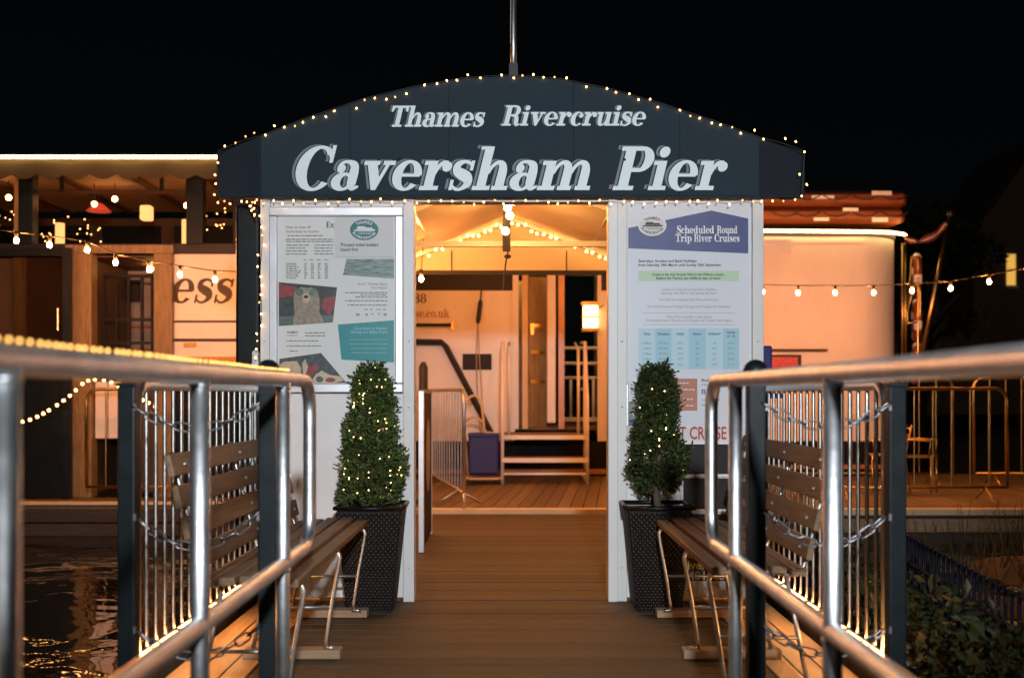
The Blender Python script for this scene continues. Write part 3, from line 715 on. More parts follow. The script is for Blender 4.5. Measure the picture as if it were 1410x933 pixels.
q = MB(); words(q, 'Book Online', X(966), Z(525), .024, YQ, bold=.02); q.build('lettering', 'ink_black', tp)
q = MB()
for a, b_, py in ((966, 990, 530), (975, 992, 539), (966, 992, 551), (966, 985, 558)): greek(q, X(a), X(b_), Z(py), .008, YQ, rng)
q.build('small_print', 'ink_grey', tp)
ic = MB().face(px_poly([(966, 542), (971, 542), (971, 536), (966, 536)]), YQ).build('icon', 'ink_navy', tp)
q = MB(); words(q, 'f', X(968.7), Z(541.5), .026, YQ - .001, 'CENTER', bold=.02); q.build('icon_letter', 'ink_white', ic)
lf = thing('leaflet', 'small white and blue leaflet in holder beside the unlit topiary tree', 'leaflet', (X(875), D - .02, Z(585)))
MB().box((X(864.5), D - .024, Z(585)), (X(889), D - .02, Z(524))).build('sheet', 'paper', lf)
YL = D - .0255
MB().face(px_poly([(865, 585), (888.5, 585), (888.5, 575), (865, 577)]), YL).build('footer', 'ink_navy', lf)
MB().face(px_poly([(865, 577), (888.5, 575), (888.5, 550), (865, 553)]), YL).build('photo', 'photo_green', lf)
q = MB(); words(q, 'Book Times', X(868), Z(531), .016, YL, bold=.02); words(q, 'or Email us', X(868), Z(535), .016, YL, bold=.02); words(q, 'our Whitley', X(868), Z(539), .016, YL, bold=.02); words(q, 'Enquiries', X(868), Z(543), .016, YL, bold=.02); q.build('lettering', 'ink_navy', lf)
MB().face(ellipse(X(877), Z(569), .028, .024, 20), YL - .001).build('badge', 'ink_white', lf)
MB().tube([(X(862.8), D - .03, Z(530)), (X(862.8), D - .03, Z(586))], .004, 6).build('holder_edge', 'silver_frame', lf)
# red boat cruise banner, black boards and the dark contact sheet below
bn = thing('cruise_banner', 'white strip with red capital lettering above black boards', 'sign', (X(940), YR, Z(608)))
MB().box((X(864), YR - .002, Z(609)), (X(1034), YR + .001, Z(588))).build('sheet', 'paper_notice', bn)
q = MB(); words(q, 'T CRUISE', X(935), Z(604), .105, YR - .004, fit=X(1000) - X(935), bold=.015); q.build('lettering', 'ink_red', bn)
for i, (a, b_) in enumerate(((611, 652), (658, 700), (707, 742))):
    mbx = thing('menu_board', ('top', 'middle', 'lowest')[i] + ' of three black boards in white frames behind the right bench', 'menu board', (X(972), YR, Z(b_)), 'black boards on the right panel')
    MB().box((X(940), YR - .012, Z(b_)), (X(1010), YR, Z(a))).build('board', 'menu_black', mbx)
    for p, q_, r_, s_ in ((936, 1014, b_, b_ + 4), (936, 1014, a - 4, a)) [: (2 if i == 0 else 1)]: MB().box((X(p), YR - .022, Z(s_)), (X(q_), YR, Z(r_))).build('frame', 'white_paint', mbx)
    for p in (936, 1010): MB().box((X(p), YR - .021, Z(b_)), (X(p + 4), YR, Z(a))).build('frame', 'white_paint', mbx)
cs = thing('contact_sheet', 'dark sheet with yellow and white contact lettering under the right bench', 'sign', (X(965), YR, Z(800)))
MB().box((X(925), YR - .004, Z(799)), (X(1005), YR, Z(748))).build('sheet', 'ink_black', cs)
q = MB(); words(q, 'or', X(940), Z(768), .075, YR - .006, bold=.02); q.build('lettering', 'ink_yellow', cs); q = MB(); words(q, 'riverc', X(940), Z(783), .075, YR - .006, bold=.02); q.build('lettering', 'ink_yellow', cs)
q = MB(); words(q, '948', X(940), Z(797), .07, YR - .006, bold=.02); q.build('lettering', 'ink_white', cs); q = MB(); words(q, '1088', X(968), Z(797), .07, YR - .006, bold=.02); q.build('lettering', 'ink_white', cs)
st = thing('sticker', 'small white rounded sticker low on the panel behind the unlit topiary', 'sticker', (X(890), YR, Z(690)))
MB().box((X(876), YR - .004, Z(692)), (X(906), YR, Z(664))).build('sheet', 'paper_notice', st, bevel=.002)
q = MB(); words(q, 'Op', X(878), Z(681), .075, YR - .006, bold=.01); q.build('lettering', 'ink_black', st)

# ================================================================== GANGWAY RAILINGS
for s, ys, yend in ((-1, (-.36, .64, 1.64, 2.67, 3.64), 4.12), (1, (-.45, .55, 1.56, 2.60, 3.73), 4.18)):
    side = 'left' if s < 0 else 'right'
    t = thing('handrail', 'tubular steel handrail with rounded end on the %s of the gangway' % side, 'handrail', (s * .765, 1.5, 0), 'gangway handrails')
    x = s * .765; zt_, zl_ = 1.272, .655; r = .12
    path = [(x, -.7, zt_), (x, 1., zt_), (x, 2., zt_)] + arc((x, yend - r, zt_ - r), r, 90, 0, 7, (0, 1, 0), (0, 0, 1)) + arc((x, yend - r, zl_ + r), r, 0, -90, 7, (0, 1, 0), (0, 0, 1)) + [(x, 2., zl_), (x, -.7, zl_)]
    MB().tube(path, .0245, 18).build('rail', 'steel', t, smooth=True)
    for yy in ys:
        q = MB().tube([(x, yy, -.12), (x, yy, zl_ - .02), (x, yy, zt_ - .012)], .0235, 18)
        q.build('baluster', 'steel', t, smooth=True)
        for zz in (zl_, zt_ - .028): MB().tube([(x, yy, zz - .006 - (.02 if zz == zl_ else 0)), (x, yy, zz + .004 - (.02 if zz == zl_ else 0))], .0262, 18).build('weld_collar', 'steel', t, smooth=True)

# ================================================================== BLACK POSTS AND CHAINS
link = MB()
L_, W_ = .036, .014
pts = arc((L_ / 2, 0, 0), W_, -90, 90, 5, (1, 0, 0), (0, 1, 0)) + arc((-L_ / 2, 0, 0), W_, 90, 270, 5, (1, 0, 0), (0, 1, 0))
link.tube(pts, .0038, 6, closed=True); LINK = mesh_of(link, 'link', 'chain_steel')
PY = 3.9
for s in (-1, 1):
    side = 'left' if s < 0 else 'right'
    for xx, ht, which in ((.872, 1.27, 'inner'), (1.372, 1.25, 'outer')):
        p = thing('chain_post', '%s square black post holding chains at the %s bench end' % (which, side), 'post', (s * xx, PY, -.2), 'black chain posts')
        MB().box((s * xx - .031, PY - .031, -.25), (s * xx + .031, PY + .031, ht)).build('shaft', 'black_paint', p, bevel=.006)
        if which == 'inner': MB().sphere((s * xx, PY, ht + .03), .046, 16, 10).build('ball_cap', 'black_paint', p, smooth=True)
        else: MB().box((s * xx - .034, PY - .034, ht), (s * xx + .034, PY + .034, ht + .012)).build('cap', 'black_paint', p)
        for zz in (1.175, .785, .385):
            br = -s if which == 'outer' else s
            MB().box((s * xx + br * .031 - .003, PY - .036, zz - .012), (s * xx + br * .031 + .006, PY - .026, zz + .012)).build('chain_eye', 'chain_steel', p)
    for k, (zz, sg) in enumerate(((1.175, .07), (.785, .10), (.385, .09))):
        nm = ('top', 'middle', 'lowest')[k]
        a = Vector((s * .915, PY - .03, zz)); b_ = Vector((s * 1.33, PY - .03, zz + .006 * s))
        ch = thing('chain', '%s chain slung between the black posts on the %s side' % (nm, side), 'chain', a, 'chains between black posts')
        P = sag(a, b_, sg, 60); step = .050; acc = 0; i0 = P[0]; n = 0
        for u, v in zip(P[:-1], P[1:]):
            acc += (v - u).length
            if acc >= step or n == 0:
                acc = 0; d = v - u
                e = d.to_track_quat('X', 'Z').to_matrix() @ Matrix.Rotation(R(90 if n % 2 else 8), 3, 'X')
                inst('link', LINK, ch, u, e.to_euler()); n += 1

# ================================================================== BENCHES
def bench(s):
    side = 'left' if s < 0 else 'right'
    t = thing('bench', 'slatted wooden bench on bent steel legs along the %s gangway edge' % side, 'bench', (s * 1., 5.0, 0), 'benches beside the gangway')
    ya, yb = (4.06 if s < 0 else 4.34), 6.02
    prof = [(.828, .515, 0), (.908, .527, -3), (.988, .527, -2), (1.068, .520, 2), (1.148, .512, 8)]
    for x, z, tilt in prof:
        M = Matrix.Translation((s * x, 0, z)) @ Matrix.Rotation(R(tilt * s), 4, 'Y')
        MB().box((-.031, ya + random.uniform(0, .015), -.016), (.031, yb - random.uniform(0, .015), .016), M).build('seat_slat', 'bench_wood', t, bevel=.006)
    for k in range(4):
        z = .60 + k * .118; x = 1.195 + k * .028
        M = Matrix.Translation((s * x, 0, z)) @ Matrix.Rotation(R(13 * s), 4, 'Y')
        MB().box((-.013, ya + random.uniform(0, .015), -.043), (.013, yb - random.uniform(0, .015), .043), M).build('back_slat', 'bench_wood', t, bevel=.006)
        for yy in ((4.2 if s < 0 else 4.46), 5.05, 5.9): MB().sphere((s * (x - .016), yy, z), .009, 8, 5).build('bolt', 'galvanised', t)
    for yy in ((4.18 if s < 0 else 4.42), 5.05, 5.92):
        f = [(s * .865, yy, .045), (s * .835, yy, .25), (s * .803, yy, .43), (s * .80, yy, .475), (s * .818, yy, .494), (s * .85, yy, .498), (s * 1.02, yy, .503), (s * 1.14, yy, .49), (s * 1.185, yy, .53), (s * 1.23, yy, .70), (s * 1.308, yy, 1.0)]
        MB().tube(smooth_path(f, 4), .0095, 8).build('leg_frame', 'galvanised', t, smooth=True)
        MB().tube([(s * 1.11, yy, .50), (s * 1.16, yy, .25), (s * 1.20, yy, .045)], .0095, 8).build('back_leg', 'galvanised', t, smooth=True)
        MB().tube([(s * .838, yy, .235), (s * 1.165, yy, .235)], .008, 8).build('leg_brace', 'galvanised', t, smooth=True)
        MB().tube([(s * .865, yy, .05), (s * .82, yy, .047)], .009, 8).build('foot_turn', 'galvanised', t, smooth=True)
    for yy in (5.05, 5.98): MB().box((s * .79 if s > 0 else -1.24, yy - .045, .004), (1.24 if s > 0 else -.79, yy + .045, .046)).build('foot_block', 'timber_block', t, bevel=.006)
    return t
bench(-1); bench(1)

# ================================================================== CROWD BARRIERS
def barrier(label, p, q, z0, h, nb_, group, m='galvanised', r=.019, corner=.14, feet=True, loc_name='crowd_barrier', br=.0085, ends=False):
    """a steel crowd barrier from p to q (x, y); z0 underside"""
    p = Vector((p[0], p[1], 0)); q = Vector((q[0], q[1], 0)); d = (q - p); L = d.length; d.normalize()
    t = thing(loc_name, label, 'barrier', (p.x, p.y, 0), group)
    up = Vector((0, 0, 1)); lo = z0 + .16; hi = z0 + h
    path = [p + up * lo] + arc(p + d * corner + up * (hi - corner), corner, 180, 90, 6, d, up) + arc(p + d * (L - corner) + up * (hi - corner), corner, 90, 0, 6, d, up) + [q + up * lo]
    MB().tube(path, r, 10).build('frame', m, t, smooth=True)
    MB().tube([p + up * lo, q + up * lo], r * .85, 8).build('bottom_rail', m, t, smooth=True)
    for k in range(nb_):
        f = (k + 1) / (nb_ + 1); e = min(f, 1 - f) * L; zt_ = hi - (0 if e > corner else corner - math.sqrt(max(0, corner ** 2 - (corner - e) ** 2)))
        MB().tube([p + d * L * f + up * lo, p + d * L * f + up * (zt_ - r * .5)], br, 6, caps=False).build('bar', m, t, smooth=True)
    if ends:
        for e in (p, q): MB().tube([e + up * lo, e + up * z0], r, 8).build('end_post', m, t, smooth=True)
    if feet:
        n = Vector((-d.y, d.x, 0))
        for f in (.12, .88):
            c = p + d * L * f
            MB().tube([c + up * lo, c + n * .24 + up * (z0 + .014)], r * .7, 6).build('foot', m, t, smooth=True)
            MB().tube([c + up * lo, c - n * .24 + up * (z0 + .014)], r * .7, 6).build('foot', m, t, smooth=True)
    return t
barrier('steel barrier with close bars behind the left bench', (-1.455, 4.22), (-1.455, 6.28), .02, 1.235, 17, 'barriers behind the benches', feet=False, corner=.1)
barrier('steel barrier with close bars behind the right bench', (1.455, 4.24), (1.455, 6.28), .02, 1.235, 17, 'barriers behind the benches', feet=False, corner=.1)
barrier('steel barrier angled across the pontoon inside the entrance', (-.50, 11.36), (-1.14, 14.6), .035, 1.24, 14, 'barriers on the pontoon', ends=True)
barrier('front steel barrier on the pontoon right of the bench', (X(1130, 12.), 12.), (X(1390, 12.), 12.05), .035, 1.25, 9, 'barriers on the pontoon', 'brass')
barrier('rear steel barrier on the pontoon nearest the white boat stern', (X(1080, 14.2), 14.2), (X(1312, 14.2), 14.2), .035, 1.41, 9, 'barriers on the pontoon', 'brass')
barrier('rear steel barrier at the far right edge of the pontoon', (X(1341, 14.2), 14.2), (X(1560, 14.2), 14.2), .035, 1.41, 9, 'barriers on the pontoon', 'brass')
barrier('steel barrier on the walkway by the wooden doorway', (X(119, 12.15), 12.15), (X(330, 12.15), 12.2), .03, 1.25, 7, 'barriers on the pontoon', 'brass', feet=False)

# lit tubes along the barrier feet
for s in (-1, 1):
    side = 'left' if s < 0 else 'right'
    t = thing('tube_light', 'glowing warm tube light along the foot of the %s barrier' % side, 'tube light', (s * 1.42, 5, .2), 'tube lights under barriers')
    for ya, yb in ((4.13, 4.62), (4.66, 5.0), (5.1, 5.24), (5.28, 5.72), (5.76, 5.9)):
        MB().tube([(s * 1.425, ya, .215), (s * 1.425, yb, .212)], .011, 8).build('tube', 'tube_glow', t, smooth=True)
        MB().box((s * 1.425 - .013, yb + .002, .2), (s * 1.425 + .013, yb + .02, .228)).build('clip', 'black_matt', t)
    MB().tube([(s * 1.447, 4.1, .215), (s * 1.447, 5.95, .212)], .006, 6).build('cable', 'wire_dark', t)

# ================================================================== PLANTERS AND TOPIARY
def planter(cx, cy_, label):
    t = thing('planter', label, 'planter', (cx, cy_, 0), 'black wicker planters')
    H, a, b_ = .60, .185, .128
    def w(z): return b_ + (a - b_) * z / H
    q = MB(); V = []
    for z in (0.002, H - .03):
        k = w(z) - .008; V += [(cx - k, cy_ - k, z), (cx + k, cy_ - k, z), (cx + k, cy_ + k, z), (cx - k, cy_ + k, z)]
    q.add(V, [(3, 2, 1, 0), (0, 1, 5, 4), (1, 2, 6, 5), (2, 3, 7, 6), (3, 0, 4, 7)]); q.build('body', 'planter_inner', t)
    q = MB(); rows_, cols_n = 34, 12
    for i in range(rows_):
        z = .012 + (H - .05) * i / rows_; k = w(z)
        for sd in range(4):
            for j in range(cols_n):
                u = -k + 2 * k * (j + .5 * (i % 2)) / cols_n
                u2 = min(k, u + 2 * k / cols_n * .92); h = .0145
                n = 4; off = [.0, .006, .006, .0]; F = []
                V = []
                for m_ in range(n):
                    uu = u + (u2 - u) * m_ / (n - 1)
                    for zz in (z, z + h * .5, z + h):
                        o = k - .008 + off[m_] + (.003 if zz == z + h * .5 else 0)
                        x, y = ((uu, -o), (o, uu), (-uu, o), (-o, -uu))[sd]
                        V.append((cx + x, cy_ + y, zz))
                for m_ in range(n - 1):
                    for e in range(2): F.append((m_ * 3 + e, m_ * 3 + 3 + e, m_ * 3 + 4 + e, m_ * 3 + 1 + e))
                q.add(V, F)
    q.build('weave', 'wicker', t, smooth=True)
    for sd in range(4):
        k = w(H)
        A = [(-k, -k), (k, -k), (k, k), (-k, k)]; p0, p1 = A[sd], A[(sd + 1) % 4]
        MB().tube([(cx + p0[0], cy_ + p0[1], H - .012), (cx + p1[0], cy_ + p1[1], H - .012)], .012, 8).build('rim', 'wicker', t, smooth=True)
    k = w(H) - .01; MB().add([(cx - k, cy_ - k, H - .03), (cx + k, cy_ - k, H - .03), (cx + k, cy_ + k, H - .03), (cx - k, cy_ + k, H - .03)], [(0, 1, 2, 3)]).build('soil', 'soil', t)
    return t
def leafq(mb, p, d, size, rng):
    """one folded boxwood leaf at p pointing along d"""
    d = d.normalized(); up = Vector((rng.gauss(0, 1), rng.gauss(0, 1), rng.gauss(0, 1))); s_ = d.cross(up)
    if s_.length < 1e-4: return
    s_.normalize(); n = s_.cross(d)
    a = p; b_ = p + d * size * .5 + s_ * size * .27 + n * size * .08; c = p + d * size; e = p + d * size * .5 - s_ * size * .27 + n * size * .08
    o = len(mb.v); mb.v += [a, b_, c, e]; mb.f += [(o, o + 1, o + 2), (o, o + 2, o + 3)]
def topiary(cx, cy_, prof, z0, z1, label, seed, trunk_top, n=1900):
    rng = random.Random(seed); t = thing('topiary_tree', label, 'tree', (cx, cy_, .55), 'topiary trees by the entrance')
    q = MB(); k = smooth_path([(cx + .01, cy_, .56), (cx - .005, cy_, .66), (cx + .012, cy_, .85), (cx, cy_, trunk_top)], 5)
    q.tube(k, [.024 - .014 * i / len(k) for i in range(len(k))], 8); q.build('trunk', 'bark', t, smooth=True)
    def rad(z):
        f = (z - z0) / (z1 - z0) * (len(prof) - 1); i = min(len(prof) - 2, max(0, int(f))); return prof[i] + (prof[i + 1] - prof[i]) * (f - i)
    q = MB(); tips = []
    for _ in range(n):
        z = z0 + (z1 - z0) * rng.random() ** 1.15; a = rng.uniform(0, 2 * math.pi)
        lump = 1 + .13 * math.sin(a * 3 + z * 17) + .1 * math.sin(a * 5 - z * 31 + seed)
        rr = rad(z) * lump * (rng.uniform(.55, 1.0) ** .5) * (1.18 if rng.random() < .06 else 1)
        p = Vector((cx + rr * math.cos(a), cy_ + rr * math.sin(a) * .92, z + rng.gauss(0, .012)))
        out = Vector((math.cos(a), math.sin(a), rng.uniform(.1, 1.0)))
        if math.sin(a * 2.2 + z * 23 + seed) * math.sin(z * 41 + a * 3.1) > .72 and rng.random() < .8: continue
        if rng.random() < .035: p = p + out.normalized() * rng.uniform(.01, .035)
        for j in range(rng.randint(5, 8)):
            d = out + Vector((rng.gauss(0, .7), rng.gauss(0, .7), rng.gauss(0, .6)))
            leafq(q, p + out.normalized() * .012 * j * .6, d, rng.uniform(.013, .032), rng)
        tips.append((p, out))
    q.build('crown', 'leaf_box', t)
    q = MB()   # twigs from the trunk out to the surface
    for p, out in tips[:70]: q.tube([Vector((cx, cy_, p.z - .06)), p.lerp(Vector((cx, cy_, p.z)), .4) + Vector((0, 0, -.02)), p], [.004, .003, .002], 4)
    q.build('twigs', 'bark', t)
    return t, rad
PLY = 6.23
pxl = X(512.5, PLY); pxr = X(904, PLY)
planter(pxl, PLY, 'black wicker planter under the topiary tree with many lights'); planter(pxr, PLY, 'black wicker planter under the topiary tree with few lights')
tl, radl = topiary(pxl, PLY, [.135, .150, .148, .138, .127, .116, .103, .09, .076, .06, .026], .60, 1.375, 'dense conical topiary tree studded with many fairy lights', 11, 1.3, 2100)
tr, radr = topiary(pxr + .005, PLY, [.075, .118, .138, .126, .10, .086, .08, .077, .074, .062, .03], .675, 1.37, 'ragged topiary tree with narrow top and few lights', 23, 1.3, 1900)
def tree_lights(cx, rad, z0, z1, turns, n, label, drop):
    rng = random.Random(n); path = []; bl = []
    for i in range(turns * 16 + 1):
        f = i / (turns * 16); z = z0 + (z1 - z0) * f; a = f * turns * 2 * math.pi; rr = rad(z) * 1.0
        path.append(Vector((cx + rr * math.cos(a), PLY + rr * math.sin(a) * .92, z + .02 * math.sin(a * 2.3))))
    for i in range(n):
        p = path[int(rng.random() * (len(path) - 1))]; o = Vector((p.x - cx, p.y - PLY, 0)).normalized()
        if o.y > .5 and rng.random() < .5: continue
        if rng.random() < drop: continue
        bl.append(p + o * .018 + Vector((0, 0, rng.gauss(0, .02))))
    string_lights('tree_lights', label, path, bl, 'fairy lights on topiary', BULB_S, .0013, 'wire_green')
tree_lights(pxl, radl, .64, 1.34, 9, 130, 'tiny warm fairy lights wound thickly round the dense topiary tree', 0)
tree_lights(pxr, radr, .80, 1.33, 7, 44, 'sparse tiny fairy lights wound round the ragged topiary tree', .2)

# ================================================================== FAIRY LIGHTS ON THE CANOPY
YS = YF - .012
full = [(300, 209)] + [(330, 196)] + top + [(1080, 199), (1108, 209)]
path = [at(a, b_ - 1, YS) for a, b_ in full]
def scatter_bulbs(pts, d): return [at(a, b_, d) for a, b_ in pts]
tb_ = [(309, 201), (325, 196), (338, 188.5), (350, 184), (365, 185.5), (377, 174), (391, 176), (406, 173), (418, 168), (432, 161), (448, 161), (460, 153.5), (491, 149), (501.5, 138), (516.5, 134.5), (532, 136), (545, 133), (559.5, 129.5), (585, 116.5), (602, 114.5), (615, 112), (630, 110.5), (645, 104), (661.5, 108), (691.5, 104), (707, 108), (720, 104), (734, 103), (749, 107.5), (764, 107), (779.5, 107), (807, 119.5), (836, 122), (849, 126.5), (867, 128.5), (879, 136.5), (894.5, 136), (906.5, 147), (936, 152), (950, 159.5), (964, 162.5), (979.5, 168.5), (992.5, 172), (1007.5, 174.5), (1021, 183.5), (1039.5, 179), (1051, 191), (1081, 191), (1095, 196), (1107, 209)]
string_lights('canopy_string_lights', 'fairy light string following the curved top edge of the navy fascia', path, scatter_bulbs(tb_, YS), 'fairy lights on the canopy', jitter=.004)
path = [at(300, 209, YS), at(299, 240, YS), at(300, 272, YS)]
string_lights('canopy_string_lights', 'short fairy light string down the left end of the navy fascia', path, scatter_bulbs([(300, 224), (296, 241), (297, 253), (295, 268), (309, 277)], YS), 'fairy lights on the canopy')
path = [at(1108, 209, YS), at(1106, 240, YS), at(1104, 270, YS)]
string_lights('canopy_string_lights', 'short fairy light string down the right end of the navy fascia', path, scatter_bulbs([(1101, 240), (1111, 254), (1104, 270)], YS), 'fairy lights on the canopy')
path = [at(300 + 8 * i, 274 + 1.2 * math.sin(i * 1.3), YS) for i in range(102)]
bl = [p + Vector((0, 0, -random.uniform(.004, .03))) for p in along(path, .062)]
string_lights('canopy_string_lights', 'fairy light string hanging along the straight lower edge of the fascia', path, bl, 'fairy lights on the canopy')
path = smooth_path([at(352, 275, D - .05), at(357, 300, D - .05), at(361, 330, D - .05), at(358, 380, D - .05), at(360, 430, D - .05), at(356, 480, D - .05), at(357, 508, D - .05)])
string_lights('panel_string_lights', 'fairy light string hanging down the left edge of the noticeboard panel', path, [p + Vector((random.uniform(-.022, .012), 0, 0)) for p in along(path, .055)], 'fairy lights on the canopy')
path = smooth_path([at(340, 278, D - .02), at(348, 290, D - .02), at(352, 300, D - .02), at(345, 284, D - .02), at(356, 276, D - .02)])
string_lights('panel_string_lights', 'tangled bunch of fairy lights at the left corner under the fascia', path, along(path, .03), 'fairy lights on the canopy')
# inside, along the rear rafters and the middle ones
for s in (-1, 1):
    side = 'left' if s < 0 else 'right'
    path = [(s * EX, YP - .12, EZ - .05), (0, YP - .12, RZ - .07)]
    bl = along(path, .065)
    string_lights('rafter_string_lights', 'warm string lights along the %s rear rafter inside the tent' % side, path, [p + Vector((0, -.01, random.uniform(-.03, .03))) for p in bl], 'string lights inside the tent', mesh_of(MB().sphere((0, 0, 0), .016, 8, 5), 'bulb', 'fairy_rafter' if 'fairy_rafter' in MATS else 'fairy_glow'))
    path = [(s * 1.2, YM + .05, EZ + (RZ - EZ) * .26 - .06), (s * .1, YM + .05, RZ - .09)]
    string_lights('rafter_string_lights', 'warm string lights along the %s middle rafter inside the tent' % side, path, along(path, .13), 'string lights inside the tent', mesh_of(MB().sphere((0, 0, 0), .013, 8, 5), 'bulb', 'fairy_glow'))
# on the left handrail and along the walkway
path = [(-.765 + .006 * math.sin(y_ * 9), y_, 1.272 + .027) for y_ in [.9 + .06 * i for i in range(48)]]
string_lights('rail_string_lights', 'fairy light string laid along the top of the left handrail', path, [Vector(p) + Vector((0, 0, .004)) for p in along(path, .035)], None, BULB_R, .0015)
path = smooth_path([at(8, 583, 11.7), at(40, 578, 11.7), at(70, 563, 11.7), at(98, 543, 11.7), at(120, 524, 11.7), at(148, 524, 11.7), at(172, 537, 11.7), at(215, 560, 11.7)])
string_lights('walkway_string_lights', 'swag of warm lights hung in front of the dark glazed door', path, along(path, .085), None, mesh_of(MB().sphere((0, 0, 0), .018, 8, 5), 'bulb', 'fairy_glow'), .004)
def festoon(label, path, pts, d):
    t = thing('festoon_lights', label, 'string lights', path[0], 'festoon lights over the pontoon')
    MB().tube(path, .006, 6).build('cable', 'wire_dark', t)
    for a, b_ in pts:
        p = at(a, b_, d); inst('bulb', FEST, t, p); inst('socket', FCAP, t, p)
    return t
fl = [(-60, 322), (22.5, 331), (68.5, 337), (120, 344), (159, 361.5), (205, 371), (248, 378), (296, 385), (400, 388), (500, 388), (580, 384)]
festoon('festoon of glowing round bulbs crossing in front of the glazed boat', [at(a, b_ - 12, 10.4) for a, b_ in [(-150, 312)] + fl + [(584, 330)]], fl, 10.4)
fm = [(590, 338), (640, 336), (690, 335), (740, 335), (790, 336), (840, 339)]  # added bulbs out of sight behind the gable, warming the boat wall
festoon('added unseen festoon of round bulbs behind the tent gable, lighting the white boat', [at(a, b_ - 10, 13.) for a, b_ in [(540, 348)] + fm + [(900, 352)]], fm, 13.)
fr_ = [(1000, 399), (1050, 402), (1099, 403), (1150, 403), (1203, 403), (1256, 400), (1309, 397), (1362, 388), (1420, 378)]
festoon('festoon of glowing round bulbs crossing in front of the white cabin stern', [at(a, b_ - 10, 13.2) for a, b_ in fr_ + [(1480, 365)]], fr_, 13.2)

# ================================================================== GLAZED BOAT ON THE LEFT
DA = 12.8
def xa(px): return X(px, DA)
def za(py): return Z(py, DA)
ba = thing('glazed_boat', 'passenger boat with glazed upper saloon, scalloped awning and black name lettering', 'boat', (-5, 14, WATER))
XL, XR_ = -8.6, -1.75
# lower wall with a doorway; hull
MB().box((xa(240), DA, za(512)), (XR_, DA + .12, za(350))).build('wall', 'cabin_white', ba)
MB().box((XL, DA, za(512)), (xa(-10), DA + .12, za(350))).build('wall', 'cabin_white', ba)
MB().box((xa(213), DA - .01, -.3), (XR_, DA + .1, za(512))).build('hull', 'hull_black', ba)
MB().box((XL, DA - .01, -.3), (xa(97), DA + .1, .05)).build('hull', 'hull_black', ba)
MB().box((XR_ - .1, DA + .12, -.3), (XR_, 16., za(350))).build('end_wall', 'cabin_white', ba)
MB().box((XL, 16.0, -.3), (XR_, 16.1, za(240))).build('far_wall', 'interior_brown', ba)
MB().box((xa(132), DA - .015, za(603)), (xa(167), DA + .02, za(525))).build('side_panel', 'cabin_white', ba)
MB().box((xa(149), DA - .02, za(603)), (xa(149.8), DA - .014, za(525))).build('panel_seam', 'hull_black', ba)
q = MB(); lay_serif(q, 'ess', xa(236), xa(323), za(417), 33 * DA / FPX / .47, DA - .004, .25); q.build('name_lettering', 'name_black', ba)
for py, h in ((441, 3), (466, 4)): MB().box((xa(240), DA - .012, za(py + h)), (XR_, DA + .0, za(py))).build('stripe', 'name_black', ba)
MB().box((xa(253), DA - .01, za(478)), (xa(271), DA - .001, za(472))).build('plate', 'brass', ba)
# cushioned locker seen over the rail
MB().box((xa(245), DA - .3, za(512)), (xa(345), DA - .02, za(492))).build('locker_top', 'varnished_door', ba, bevel=.03)
# saloon
zs, zc = za(337), za(236)
MB().box((XL, DA - .04, za(350)), (XR_, DA + .14, za(336))).build('sill_beam', 'black_matt', ba)
MB().box((XL, DA + .14, za(352)), (XR_, 16., za(348))).build('saloon_floor', 'interior_brown', ba)
MB().box((XL, DA - .04, zc), (XR_, DA + .1, za(226))).build('header_beam', 'black_matt', ba)
MB().box((XL, DA + .1, za(229)), (XR_, 16., za(227))).build('saloon_ceiling', 'interior_pale', ba)
for k in range(7): MB().box((XL + .9 * k + .3, DA + .2, za(233)), (XL + .9 * k + .42, 15.9, za(229.5))).build('ceiling_beam', 'interior_brown', ba)
for a, b_, m in ((-90, -65, 'jamb_wood'), (28, 48, 'black_paint'), (258, 281, 'black_paint'), (322, 340, 'black_paint'), (440, 460, 'black_paint')):
    MB().box((xa(a), DA - .06, zs), (xa(b_), DA + .1, zc)).build('pillar', m, ba, bevel=.008)
MB().box((xa(22), DA - .05, zs), (xa(28), DA + .1, zc)).build('pillar_trim', 'jamb_wood', ba)
for a, b_ in ((-65, 22), (48, 258), (281, 322), (340, 440), (460, 530)):
    MB().face([(xa(a), zs), (xa(b_), zs), (xa(b_), zc), (xa(a), zc)], DA + .03).build('window_pane', 'window_glass', ba)
for px in (80, 218): MB().box((xa(px), DA + .04, za(262)), (xa(px + 5), DA + .07, zc)).build('mullion', 'black_matt', ba)
MB().box((xa(48), DA + .06, za(266)), (xa(322), DA + .09, za(260))).build('inner_rail', 'interior_brown', ba)
# far windows of the saloon
for k in range(6): MB().box((XL + .5 + 1.05 * k, 15.96, zs + .25), (XL + 1.35 + 1.05 * k, 15.995, zc - .15)).build('far_window', 'black_paint', ba)
# awning roof and scalloped valance
q = MB(); y0_, y1_, z0_, z1_ = DA - .38, 14.6, Z(221, DA - .4), Z(221, DA - .4) + .55
q.add([(XL, y0_, z0_), (XR_, y0_, z0_), (XR_, y1_, z1_), (XL, y1_, z1_), (XL, y0_, z0_ + .03), (XR_, y0_, z0_ + .03), (XR_, y1_, z1_ + .03), (XL, y1_, z1_ + .03)], [(0, 3, 2, 1), (4, 5, 6, 7), (0, 1, 5, 4), (2, 3, 7, 6)]); q.build('awning', 'awning', ba)
q = MB(); n = 240; V = []
for i in range(n + 1):
    x = XL + (XR_ - XL) * i / n; dz = .16 + .055 * abs(math.sin(x * math.pi / .3))
    V += [(x, y0_ - .005 - .012 * math.sin(x * 9), z0_ + .02), (x, y0_ - .03 - .012 * math.sin(x * 9), z0_ - dz)]
q.add(V, [(2 * i, 2 * i + 1, 2 * i + 3, 2 * i + 2) for i in range(n)]); q.build('valance', 'awning', ba, smooth=True)
